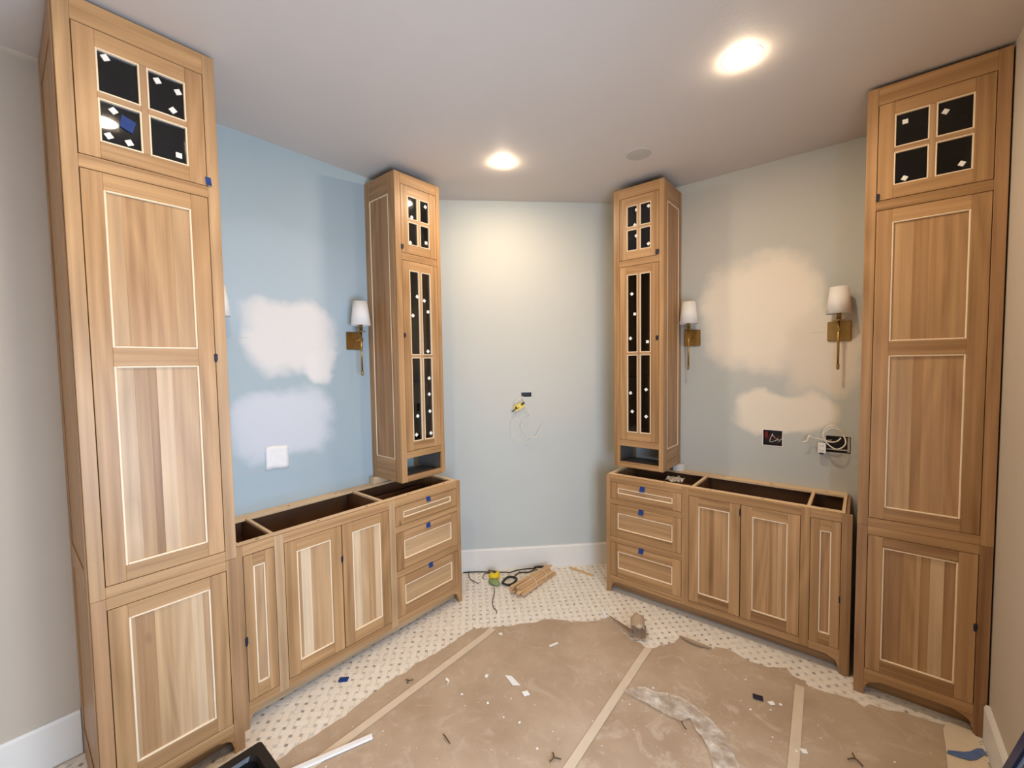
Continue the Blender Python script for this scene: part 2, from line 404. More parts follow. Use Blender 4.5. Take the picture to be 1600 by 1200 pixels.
ceil=wall_grid('ceiling', M_CEIL, lambda u,z:(u,z,CH), -0.0,WX,Y0,WL)
flo=box((-0.05,Y0-0.05,-0.06),(WX+0.05,WL+0.05,-0.0040)).build('floor',M_GROUT,kind='structure')
# window in the end wall (behind the camera's shoulder)
wf=MB()
for a,b in (((3.09,0.19,0.39),(3.20,0.25,1.81)),((3.09,1.65,0.39),(3.20,1.71,1.81)),((3.09,0.25,0.39),(3.20,1.65,0.45)),((3.09,0.25,1.75),(3.20,1.65,1.81)),((3.13,0.93,0.45),(3.17,0.97,1.75))): wf.board(a,b)
wf.build('window_1',M_TRIM,kind='structure')
# baseboards
def bb(name,pts,h,side):
    """pts two floor points; board stands in front by 18 mm on given side vector"""
    (x0,y0),(x1,y1)=pts; n=Vector(side).normalized()
    m=MB(); t=0.018
    prof=[(0,0),(t,0),(t,h-0.012),(t-0.006,h),(0,h)]
    P=[[Vector((x,y,0))+n*p[0]+Vector((0,0,p[1])) for p in prof] for x,y in ((x0,y0),(x1,y1))]
    for i in range(len(prof)):
        j=(i+1)%len(prof); m.quad([P[0][i],P[0][j],P[1][j],P[1][i]])
    m.quad(P[0][::-1]); m.quad(P[1])
    return m.build(name,M_TRIM,kind='structure')
bb('baseboard_back',((0.004,BK+0.004),(xc1-0.004,WL-0.004)),0.180,(1,-1,0))
bb('baseboard_left',((0.0,Y0),(0.0,0.655)),0.195,(1,0,0))
bb('baseboard_end',((WX,Y0),(WX,3.20)),0.165,(-1,0,0))

# marble mosaic: basket weave set on the diagonal
p_=0.0470; ha,hb=0.0312,0.0150
e1=Vector((1/s2,1/s2,0)); e2=Vector((-1/s2,1/s2,0)); org=Vector((0.4908,1.2402,0))-(e1+e2)*(p_/2)
PAPER_OUT=[(0.743,0.6),(0.743,1.182),(0.738,1.287),(0.753,1.488),(0.742,1.552),(0.733,1.681),(0.732,1.765),(0.745,1.852),(0.732,1.909),(0.742,2.017),(0.757,2.119),(0.762,2.355),
 (0.854,2.445),(0.951,2.553),(1.045,2.671),(1.051,2.708),(1.226,2.813),(1.361,2.953),(1.387,3.007),(1.494,2.944),(1.594,2.886),(1.657,2.887),(1.692,2.866),
 (1.73,2.886),(1.754,2.943),(1.816,3.022),(1.821,3.085),(1.905,3.083),(2.008,3.088),(2.012,3.128),(2.08,3.155),(2.20,3.125),(2.285,3.128),(2.341,3.166),(2.365,3.185),(2.397,3.137),(2.449,3.126),(2.468,3.096),(2.495,3.1),
 (2.626,3.125),(2.694,3.103),(2.716,3.144),(2.847,3.186),(2.992,3.237),(3.06,3.28),(3.07,3.10),(3.07,0.6)]
def inside(x,y,poly):
    r=False; n=len(poly)
    for i in range(n):
        (x1,y1),(x2,y2)=poly[i],poly[(i+1)%n]
        if (y1>y)!=(y2>y) and x<(x2-x1)*(y-y1)/(y2-y1)+x1: r=not r
    return r
def dist_poly(x,y,poly):
    d=9; n=len(poly); P=Vector((x,y))
    for i in range(n):
        a,b=Vector(poly[i]),Vector(poly[(i+1)%n]); t=max(0,min(1,(P-a).dot(b-a)/max(1e-9,(b-a).length_squared)))
        d=min(d,(P-a-(b-a)*t).length)
    return d
def exposed(x,y):
    if x<0.03 or y>WL-0.45 and x>1.2 or x>WX-0.03 or y>WL-0.03 or y-x>BK-0.045: return False
    if x<0.36 and y>0.70 and y<2.56: return False
    if x<0.5 and 0.68<y<1.10: return False
    if y<0.25: return False
    if y<0.9 and x>0.75: return False
    if inside(x,y,PAPER_OUT) and dist_poly(x,y,PAPER_OUT)>0.07: return False
    return True
cells=[]
for i in range(-75,90):
    for j in range(-75,90):
        c=org+e1*(i*p_)+e2*(j*p_)
        if exposed(c.x,c.y): cells.append((i,j,c))
camp=Vector((2.659,0.4973,1.6996))
def visible(c):
    d=c-camp; z=d.dot(fw)
    if z<=0: return False
    px=800+662.77*d.dot(rt)/z; py=600-662.77*d.dot(up)/z
    return 0<px<1600 and 600<py<1200 and not inside(c.x,c.y,PAPER_OUT) and not (c.x<0.5 and c.y<0.67)
vis=[c for c in cells if visible(c[2])]; vis.sort(key=lambda c:(c[2]-camp).length)
near={(c[0],c[1]) for c in vis[:300]}
def tile_mb(mb,c,hx,hy,dx,dy,tone):
    zt=0.0; ch=0.0010
    def P(a,b,z): return c+dx*a+dy*b+Vector((0,0,z))
    top=[P(-hx+ch,-hy+ch,zt),P(hx-ch,-hy+ch,zt),P(hx-ch,hy-ch,zt),P(-hx+ch,hy-ch,zt)]
    bot=[P(-hx,-hy,-0.003),P(hx,-hy,-0.003),P(hx,hy,-0.003),P(-hx,hy,-0.003)]
    mb.quad(top,tone=tone)
    for k in range(4): mb.quad([bot[k],bot[(k+1)%4],top[(k+1)%4],top[k]],tone=tone)
protos=[]
for k in range(5):
    m=MB(); tile_mb(m,Vector((0,0,0)),ha,hb,Vector((1,0,0)),Vector((0,1,0)),(random.random(),0,0)); protos.append(m.mesh('marble_tile',M_TILE))
rest=MB(); dots=MB()
for i,j,c in cells:
    hor=(i+j)%2==0
    if (i,j) in near:
        o=bpy.data.objects.new('marble_tile',protos[random.randrange(5)]); scene.collection.objects.link(o); o.parent=flo
        o.location=(c.x,c.y,random.uniform(-0.0004,0.0)); o.rotation_euler=(0,0,PI/4 if hor else 3*PI/4)
    else:
        tile_mb(rest,c,ha,hb,e1 if hor else e2,e2 if hor else e1,(random.random(),0,0))
    dc=c+(e1+e2)*(p_/2)
    tile_mb(dots,dc-Vector((0,0,0.0003)),(ha-hb)/2-0.0016,(ha-hb)/2-0.0016,e1,e2,(0.5,random.choice((0.2,0.35,0.5,0.75,1.0)),0))
o=rest.build('marble_tiles',M_TILE,flo,kind='stuff'); o=dots.build('accent_dots',M_TILE,flo,kind='stuff')

# ------------------------------------------------------------------ cabinets
def T(b=0.5,p=0.0,r=0.0):
    return (max(0,min(1,b+random.uniform(-0.12,0.12))), max(0,min(1,p)), max(0,min(1,r+random.uniform(0,0.25))))
GAP=0.0024; DT=0.019
def panel_door(root,name,x0,x1,z0,z1,yf,panels,st=(0.5,0.5),rl=None,horiz=False,bev=BEAD,label=None):
    """door whose front face is at y=yf (outward is -y). panels: list of (px0,px1,pz0,pz1,[(frac,tone)...])
    px.. are the outer edges of the bead. Door mesh = stiles; rails, bead, boards are its children."""
    x0+=GAP;x1-=GAP;z0+=GAP;z1-=GAP
    ps=sorted(panels,key=lambda p:p[2])
    pl=min(p[0] for p in ps); pr=max(p[1] for p in ps)
    d=MB().board((x0,yf+DT-0.0022,z0),(x1,yf+DT,z1),tone=T(0.4)).build(name,WOOD,root,label=label)
    DT_=DT-0.0023
    MB().board((x0,yf,z0),(pl,yf+DT_,z1),grain=2,tone=T(st[0])).build('stile',WOOD,d)
    MB().board((pr,yf,z0),(x1,yf+DT_,z1),grain=2,tone=T(st[1])).build('stile',WOOD,d)
    zs=[z0]+[v for p in ps for v in (p[2],p[3])]+[z1]
    for k in range(0,len(zs),2):
        r=(rl[k//2] if rl else 0.5)
        box((pl,yf+0.0002,zs[k]),(pr,yf+DT_,zs[k+1]),grain=0,tone=T(r)).build('rail',WOOD,d)
    bw=0.0068
    for (a,b,c,e,boards) in ps:
        bd=MB(); y1=yf+0.0005; y2=yf+0.011
        def bar(q,w): bd.board(q,w,ch=0.002)
        bar((a,y1,c),(a+bw,y2,e)); bar((b-bw,y1,c),(b,y2,e)); bar((a+bw,y1,c),(b-bw,y2,c+bw)); bar((a+bw,y1,e-bw),(b-bw,y2,e))
        bd.build('bead',bev,d,label='pale bead moulding around the panel')
        X0,X1,Z0,Z1=a+bw,b-bw,c+bw,e-bw
        tot=sum(f for f,_ in boards); pos=0
        for f,t in boards:
            w0,w1=pos/tot,(pos+f)/tot; pos+=f
            if horiz: A,B=(X0,yf+0.009,Z1-(Z1-Z0)*w1),(X1,yf+0.016,Z1-(Z1-Z0)*w0)
            else: A,B=(X0+(X1-X0)*w0,yf+0.009,Z0),(X0+(X1-X0)*w1,yf+0.016,Z1)
            box(A,B,grain=0 if horiz else 2,tone=t,ch=0.0004).build('panel_board',WOOD,d)
    return d
def glass_door(root,x0,x1,z0,z1,yf,gx0,gx1,gz0,gz1,zm,stickers=(),mw=0.017,st=(0.5,0.5)):
    x0+=GAP;x1-=GAP;z0+=GAP;z1-=GAP
    m=MB(); ya,yb=yf+DT-0.0022,yf+DT
    O=[(x0,z0),(x1,z0),(x1,z1),(x0,z1)]; I=[(gx0,gz0),(gx1,gz0),(gx1,gz1),(gx0,gz1)]; tt=T(0.4)
    for k in range(4):
        a,b,c,e=O[k],O[(k+1)%4],I[(k+1)%4],I[k]
        for y in (ya,yb): m.quad([(a[0],y,a[1]),(b[0],y,b[1]),(c[0],y,c[1]),(e[0],y,e[1])],tone=tt,smooth=True)
        m.quad([(a[0],ya,a[1]),(b[0],ya,b[1]),(b[0],yb,b[1]),(a[0],yb,a[1])],tone=tt); m.quad([(e[0],ya,e[1]),(c[0],ya,c[1]),(c[0],yb,c[1]),(e[0],yb,e[1])],tone=tt)
    d=m.build('door',WOOD,root); DT_=DT-0.0023
    MB().board((x0,yf,z0),(gx0,yf+DT_,z1),tone=T(st[0])).build('stile',WOOD,d)
    MB().board((gx1,yf,z0),(x1,yf+DT_,z1),tone=T(st[1])).build('stile',WOOD,d)
    box((gx0,yf+0.0002,z0),(gx1,yf+DT_,gz0),grain=0,tone=T(0.5)).build('rail',WOOD,d)
    box((gx0,yf+0.0002,gz1),(gx1,yf+DT_,z1),grain=0,tone=T(0.5)).build('rail',WOOD,d)
    xm=(gx0+gx1)/2; h=mw/2
    box((xm-h,yf+0.001,gz0),(xm+h,yf+0.014,gz1),tone=T(0.5,0.25,0.2)).build('muntin',WOOD,d)
    mm=MB(); mm.board((gx0,yf+0.001,zm-h),(xm-h,yf+0.014,zm+h),grain=0,tone=T(0.5,0.25,0.2)); mm.board((xm+h,yf+0.001,zm-h),(gx1,yf+0.014,zm+h),grain=0,tone=T(0.5,0.25,0.2))
    mm.build('muntin',WOOD,d)
    bw=0.0055
    for (a,b) in ((gx0,xm-h),(xm+h,gx1)):
        for (c,e) in ((gz0,zm-h),(zm+h,gz1)):
            bd=MB(); y1=yf+0.0000; y2=yf+0.012
            for q,w in (((a,y1,c),(a+bw,y2,e)),((b-bw,y1,c),(b,y2,e)),((a+bw,y1,c),(b-bw,y2,c+bw)),((a+bw,y1,e-bw),(b-bw,y2,e))): bd.board(q,w,ch=0.0012)
            bd.build('bead',BEAD,d,label='pale bead around one pane')
            box((a+bw,yf+0.0125,c+bw),(b-bw,yf+0.0155,e-bw),ch=0.0002).build('glass_pane',M_GLASS,d)
    for k,(sx,sz) in enumerate(stickers):
        s=0.0105; an=random.choice((0,0.5,0.785,0.785,0.6,1.0))
        m=MB(); pts=[]
        for q in range(4):
            aa=an+PI/4+q*PI/2; pts.append((sx+s*1.3*math.cos(aa),sz+s*1.3*math.sin(aa)))
        m.prism(pts,1,yf+0.0075,yf+0.0122); m.build('foam_spacer',M_STICK,d,label='small white foam square stuck on the glass')
    return d
def tape(door,x,z,yf,mat,w=0.022,h=0.03,label='blue painter tape tab'):
    m=MB()
    rows=[(z+h/2,yf-0.0006),(z+h*0.15,yf-0.0010),(z-h*0.25,yf-0.0035),(z-h/2,yf-0.0085)]
    an=random.uniform(-0.12,0.12)
    for (za,ya),(zb,yb) in zip(rows,rows[1:]):
        for sgn in (0,0.0006):
            m.quad([(x-w/2+an*(za-z),ya-sgn,za),(x+w/2+an*(za-z),ya-sgn,za),(x+w/2+an*(zb-z),yb-sgn,zb),(x-w/2+an*(zb-z),yb-sgn,zb)])
    return m.build('tape_tab',mat,door,label=label)
def latch(door,x,z,yf,w=0.012,h=0.028):
    m=MB(); m.board((x-w/2,yf-0.006,z-h/2),(x+w/2,yf+0.001,z+h/2),ch=0.003); m.board((x-w/2,yf-0.0055,z-h/2-0.006),(x+w/4,yf-0.001,z-h/2),ch=0.001)
    return m.build('tape_tab',M_DTAPE,door,label='small dark tape tab at the door edge')
def foot_poly(xo,xi,ztop,r=0.038):
    """bracket foot profile in (x,z): outer edge xo at the floor, inner edge toward xi"""
    s=1 if xi>xo else -1; w=0.030
    pts=[(xo,0.0),(xo+s*w,0.0),(xo+s*(w+0.008),0.012)]
    cx,cz=xo+s*(w+0.012+r),0.018+0.0
    for k in range(0,8):
        a=k/7*PI/2; pts.append((xo+s*(w+0.010+ r*(1-math.cos(a))), 0.030+(ztop-0.030-0.006)*math.sin(a)))
    pts.append((xo+s*(w+0.010+r+0.012),ztop)); pts.append((xo,ztop)); return pts
def stepframe(root,items):
    for nm,a,b,g,t in items: box(a,b,grain=g,tone=t).build(nm,WOOD,root)
def carcass(root,W,D,z0,z1,t=0.015,top=True,bottom=True,inner=UNLITIN,back=True,yface=0.020,name='carcass'):
    """outer shell behind the face frame: local y 0 at wall, -D at face"""
    m=MB(); f=-(D-yface)
    m.board((0,-0.002,z0),(t,f,z1)); m.board((W-t,-0.002,z0),(W,f,z1))
    if back: m.board((t,-0.002,z0),(W-t,-0.010,z1))
    if bottom: m.board((t,-0.010,z0),(W-t,f,z0+t))
    if top: m.board((t,-0.010,z1-t),(W-t,f,z1))
    return m

def tall_unit(name,org,rz,W,D,label,tones,stickers,rightset):
    root=empty(name,org,rz,label,'cabinet','tall end cabinets')
    yf=-D; T0=2.974
    SL,SR=0.041,W-0.041
    # sides
    sd=MB(); sd.board((0,-0.001,0.0),(0.018,-(D-0.020),T0),tone=T(0.5)); sd.build('side_panel',WOOD,root)
    # framing on the left side: stiles, rails and a recessed look
    fr=MB()
    for a,b,g in (((-0.004,-(D-0.020),0.0),(0,-(D-0.085),T0),2),((-0.004,-0.001,0.0),(0,-0.060,T0),2),((-0.004,-0.060,2.86),(0,-(D-0.085),T0),1),((-0.004,-0.060,0.86),(0,-(D-0.085),0.96),1),((-0.004,-0.060,0.0),(0,-(D-0.085),0.13),1)):
        fr.board(a,b,grain=g,tone=T(0.5))
    if not rightset: fr.build('side_frame',WOOD,root)
    sd=MB(); sd.board((W-0.018,-0.001,0.0),(W,-(D-0.020),T0),tone=T(0.5)); sd.build('side_panel',WOOD,root)
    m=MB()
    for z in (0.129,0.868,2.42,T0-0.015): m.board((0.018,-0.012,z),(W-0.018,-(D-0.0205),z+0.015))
    m.board((0.018,-0.002,0.10),(W-0.018,-0.011,T0)); m.build('carcass',UNLITIN,root)
    # face frame
    fs=MB().board((0,yf,0.0),(SL,yf+0.0195,0.868),tone=T(*tones['sl'])); fs.build('stile',WOOD,root)
    MB().board((0,yf,0.869),(SL,yf+0.0195,T0),tone=T(*tones['sl2'])).build('stile',WOOD,root)
    MB().board((SR,yf,0.0),(W,yf+0.0195,0.868),tone=T(*tones['sr'])).build('stile',WOOD,root)
    MB().board((SR,yf,0.869),(W,yf+0.0195,T0),tone=T(*tones['sr2'])).build('stile',WOOD,root)
    for a,b in ((0.089,0.1383),(0.8256,0.868),(0.869,0.9105),(2.4009,2.4459),(2.8918,T0)):
        MB().board((SL,yf+0.0004,a),(SR,yf+0.0195,b),grain=0,tone=T(tones.get('r',0.5))).build('rail',WOOD,root)
    # bracket feet inside the stiles and toe board
    for xo,xi in ((SL,1),(SR,-1)):
        s=1 if xi>0 else -1
        pts=[(xo,0.089),(xo,0.030)]+[(xo+s*(0.004+0.040*(1-math.cos(k/6*PI/2))),0.034+0.045*math.sin(k/6*PI/2)) for k in range(7)]+[(xo+s*0.058,0.089)]
        MB().prism(pts,1,yf+0.0006,yf+0.0195,tone=T(0.5),grain=0).build('bracket_foot',WOOD,root)
    MB().board((0.0185,yf+0.075,0.001),(W-0.0185,yf+0.090,0.128),grain=0,tone=T(0.30)).build('toe_board',WOOD,root)
    # glass door and boxes
    gx0,gx1=0.100,0.357
    d=glass_door(root,SL,SR,2.4459,2.8918,yf,gx0,gx1,2.507,2.831,2.669,stickers,mw=0.020,st=tones['gd'])
    d2=panel_door(root,'door',SL,SR,0.9105,2.4009,yf,[(gx0,gx1,1.777,2.340,tones['up']),(gx0,gx1,0.970,1.711,tones['lo'])],st=tones['md'],rl=tones['mr'])
    d3=panel_door(root,'door',SL,SR,0.1383,0.8256,yf,[(gx0-0.001,gx1,0.203,0.772,tones['low'])],st=tones['ld'],rl=tones['lr'])
    return root,d,d2,d3,yf
B=lambda f,b,p=0,r=0: (f,T(b,p,r))
LT_tones=dict(sl=(0.40,0,0.6),sl2=(0.62,0.1),sr=(0.42,0.1,0.3),sr2=(0.55,0.15),r=0.55,gd=(0.62,0.66),md=(0.60,0.58),mr=(0.48,0.42,0.60),ld=(0.42,0.42),lr=(0.40,0.66),
 up=[B(.18,.60,.25),B(.25,.50,.05,.2),B(.34,.55,.1,.1),B(.23,.55,.2)],
 lo=[B(.20,.62,.55),B(.17,.40,.15,.2),B(.10,.22,.05,.1),B(.20,.85,.6),B(.33,.55,.3,.2)],
 low=[B(.05,.55,.3),B(.23,.40,.05,.3),B(.24,.55,.2,.1),B(.24,.60,.35),B(.16,.78,.65),B(.08,.55,.3)])
RT_tones=dict(sl=(0.38,0,0.5),sl2=(0.56,0),sr=(0.28,0,0.5),sr2=(0.36,0,0.4),r=0.42,gd=(0.55,0.42),md=(0.56,0.42),mr=(0.36,0.40,0.46),ld=(0.42,0.56),lr=(0.34,0.40),
 up=[B(.28,.62,.1),B(.22,.45,0,.2),B(.25,.52,0,.1),B(.25,.56,.05)],
 lo=[B(.33,.72,.25),B(.14,.30,0,.2),B(.33,.54,.05),B(.20,.42,0,.1)],
 low=[B(.27,.40,0,.3),B(.20,.48,0,.1),B(.06,.70,.3),B(.13,.48),B(.19,.82,.5),B(.15,.36,0,.2)])
LT_st=[(0.127,2.81),(0.272,2.801),(0.335,2.788),(0.316,2.71),(0.141,2.632),(0.125,2.538),(0.18,2.534),(0.328,2.542)]
RT_st=[(0.136,2.789),(0.267,2.784),(0.139,2.532),(0.323,2.542)]
rL,dA,dB,dC,yfL=tall_unit('tall_cabinet',(0,0.663,0),PI/2,0.458,0.5635,'tall pale oak cabinet at the left edge of the room, blue tape on its glass',LT_tones,LT_st,False)
rR,eA,eB,eC,yfR=tall_unit('tall_cabinet',(2.650,WL,0),0,0.460,0.5654,'tall oak cabinet in the right corner beside the end wall, floor to ceiling',RT_tones,RT_st,True)
# tape on the left tall cabinet
m=MB(); m.prism([(0.155,2.585),(0.19,2.570),(0.202,2.612),(0.163,2.628)],1,yfL+0.006,yfL+0.0122); m.build('tape_patch',M_BLUE,dA,label='crumpled blue tape on the lower left pane')
tape(dA,0.420,2.467,yfL,M_BLUE,w=0.020,h=0.034)
latch(dB,0.4165,1.744,yfL)
latch(eA,0.046,2.466,yfR); latch(eC,0.415,0.499,yfR)

# ---- base cabinets (measured from the corner end: s)
def base_unit(org,rz,W,D,mirror,label,tones,name='base_cabinet'):
    root=empty(name,org,rz,label,'cabinet','low base cabinets')
    X=(lambda s: W-s) if mirror else (lambda s: s)
    yf=-D; H=0.876
    def BX(s0,s1,y0,y1,z0,z1,grain=2,tone=None,**k):
        a,b=sorted((X(s0),X(s1))); return MB().board((a,y0,z0),(b,y1,z1),grain=grain,tone=tone or T(0.5),**k)
    def item(nm,mat,*a,**k):
        lab=k.pop('label',None); return BX(*a,**k).build(nm,mat,root,label=lab)
    # box: ends, bottom, back, partitions
    for s0,s1 in ((0.0,0.018),(W-0.031,W-0.015)): item('side_panel',WOOD,s0,s1,-0.001,yf+0.0205,0.0,H-0.0145,tone=T(0.45))
    m=MB()
    for s0,s1 in ((0.585,0.603),(1.212,1.229)):
        a,b=sorted((X(s0),X(s1))); m.board((a,-0.012,0.12),(b,yf+0.0205,H-0.0145))
    a,b=sorted((X(0.0185),X(W-0.0315)))
    m.board((a,-0.002,0.10),(b,-0.011,H-0.0145)); m.board((a,-0.012,0.105),(b,yf+0.0205,0.118)); m.build('carcass',BROWNIN,root)
    # drawer boxes visible from above in the corner bay
    dm=MB(); a,b=sorted((X(0.045),X(0.555)))
    dm.board((a,-0.10,0.72),(a+0.013,yf+0.03,0.80)); dm.board((b-0.013,-0.10,0.72),(b,yf+0.03,0.80)); dm.board((a,-0.10,0.72),(b,-0.113,0.80)); dm.board((a+0.014,-0.114,0.725),(b-0.014,yf+0.03,0.732))
    dm.build('drawer_box',BROWNIN,root)
    # raw top framing
    item('top_rail',RAW,0.0,W-0.031,yf+0.0205,yf+0.062,H-0.0142,H,grain=0,label='pale raw maple strip on top')
    item('top_rail',RAW,0.0,W-0.031,-0.001,-0.079,H-0.0142,H,grain=0,label='pale raw maple strip along the wall')
    for s0,s1 in ((0.0,0.030),(0.585,0.603),(1.212,1.229),(W-0.047,W-0.0315)): item('top_brace',RAW,s0,s1,-0.0795,yf+0.0625,H-0.0142,H-0.0005,grain=1)
    slots=MB()
    for s in (0.118,0.418,0.709,0.997,1.295):
        x=X(s); slots.prism([(x-0.010,yf+0.034),(x-0.007,yf+0.030),(x+0.009,yf+0.036),(x+0.010,yf+0.040),(x-0.004,yf+0.039)],2,H-0.002,H+0.0006)
    for s in (0.40,0.698,0.990,1.285):
        x=X(s); slots.prism([(x-0.010,-0.052),(x-0.007,-0.056),(x+0.009,-0.050),(x+0.010,-0.046),(x-0.004,-0.047)],2,H-0.002,H+0.0006)
    slots.build('screw_slots',M_SLOT,root,kind='stuff')
    # face frame
    for s0,s1,t in ((0,0.031,tones['st'][0]),(0.541,0.585,tones['st'][1]),(1.190,1.234,tones['st'][2]),(1.371,W,tones['st'][3])):
        z0=0.0 if (s0==0 or s1==W) else 0.089
        item('stile',WOOD,s0,s1,yf,yf+0.0195,z0,H if s1==W or s0==0 else 0.8277+0.048,tone=T(*t))
    def rail(s0,s1,z0,z1,b): item('rail',WOOD,s0,s1,yf+0.0004,yf+0.0195,z0,z1,grain=0,tone=T(b))
    for s0,s1 in ((0.031,0.541),(0.585,1.190),(1.234,1.371)):
        rail(s0,s1,0.8277,H,tones['tr']); rail(s0,s1,0.087,0.129,tones['br'])
    rail(0.031,0.541,0.664,0.704,0.5); rail(0.031,0.541,0.381,0.4228,0.5)
    for xo,s in ((0.031,1),(1.371,-1)):
        pts=[(X(xo),0.087),(X(xo),0.026)]+[(X(xo+s*(0.004+0.036*(1-math.cos(k/6*PI/2)))),0.030+0.048*math.sin(k/6*PI/2)) for k in range(7)]+[(X(xo+s*0.054),0.087)]
        MB().prism(pts,1,yf+0.0006,yf+0.0195,tone=T(0.5),grain=0).build('bracket_foot',WOOD,root)
    item('toe_board',WOOD,0.019,W-0.032,yf+0.068,yf+0.083,0.008,0.104,grain=0,tone=T(*tones['toe']))
    # drawers
    dr=[]
    for (z0,z1,pz0,pz1,key) in ((0.704,0.8277,0.747,0.788,'d1'),(0.4228,0.664,0.484,0.604,'d2'),(0.129,0.381,0.192,0.320,'d3')):
        a,b=sorted((X(0.031),X(0.541))); p,q=sorted((X(0.087),X(0.482)))
        dr.append(panel_door(root,'drawer_front',a,b,z0,z1,yf,[(p,q,pz0,pz1,tones[key])],st=tones[key+'s'],rl=(0.45,0.52),horiz=True))
    # doors; dA nearer the corner
    ds=[]
    for s0,s1,p0,p1,key in ((0.585,0.888,0.646,0.827,'A'),(0.889,1.190,0.951,1.130,'B'),(1.234,1.371,1.277,1.329,'n')):
        a,b=sorted((X(s0),X(s1))); p,q=sorted((X(p0),X(p1)))
        ds.append(panel_door(root,'door',a,b,0.129,0.8277,yf,[(p,q,0.194,0.767,tones[key])],st=tones[key+'s'],rl=tones[key+'r']))
    return root,dr,ds,yf
LB=dict(st=[(.50,),(.55,.3),(.55,.35),(.42,.1)],tr=0.58,br=0.45,toe=(0.48,0.4),d1=[B(1,.58,.2)],d2=[B(.5,.58,.25),B(.5,.62,.3)],d3=[B(1,.55,.2)],
 d1s=(.50,.50),d2s=(.25,.50),d3s=(.55,.45),
 A=[B(.28,.75,.75),B(.27,.60,.3),B(.25,.48,.1),B(.20,.80,.6)],B=[B(.10,.45,.1),B(.30,.90,.95),B(.60,.58,.2)],n=[B(.8,.55,.3,.2)],
 As=(.42,.45),Ar=(.42,.42),Bs=(.50,.42),Br=(.50,.52),ns=(.50,.50),nr=(.45,.48))
RB=dict(st=[(.55,),(.52,),(.30,),(.34,)],tr=0.45,br=0.46,toe=(0.38,0),d1=[B(1,.62,.15)],d2=[B(1,.60,.1)],d3=[B(1,.55,.05)],
 d1s=(.30,.55),d2s=(.32,.50),d3s=(.35,.74),
 A=[B(.32,.52),B(.18,.40),B(.30,.50,.0),B(.20,.60,.15)],B=[B(.45,.48),B(.30,.52,.0),B(.12,.80,.35),B(.13,.42)],n=[B(1,.48,.0,.1)],
 As=(.50,.42),Ar=(.32,.40),Bs=(.45,.60),Br=(.32,.45),ns=(.45,.45),nr=(.42,.42))
bl,ldr,lds,ylb=base_unit((0,1.127,0),PI/2,1.416,0.469,True,'low oak base cabinet along the blue left wall, one pale board in a door',LB)
br_,rdr,rds,yrb=base_unit((1.216,WL,0),0,1.416,0.467,False,'low oak base cabinet along the right wall under the cream wall patches',RB)
for d,(x,z) in zip(ldr,((1.130,0.819),(1.125,0.645),(1.138,0.373))): tape(d,x,z,ylb,M_BLUE,w=0.034,h=0.030)
for d,(x,z) in zip(rdr,((0.274,0.809),(0.265,0.644),(0.266,0.370))): tape(d,x,z,yrb,M_BLUE,w=0.036,h=0.036)
latch(lds[1],0.524,0.64,ylb); latch(lds[2],0.046,0.426,ylb,h=0.036)
latch(rds[0],0.885,0.783,yrb,w=0.007,h=0.035); latch(rds[2],1.368,0.412,yrb,w=0.006)

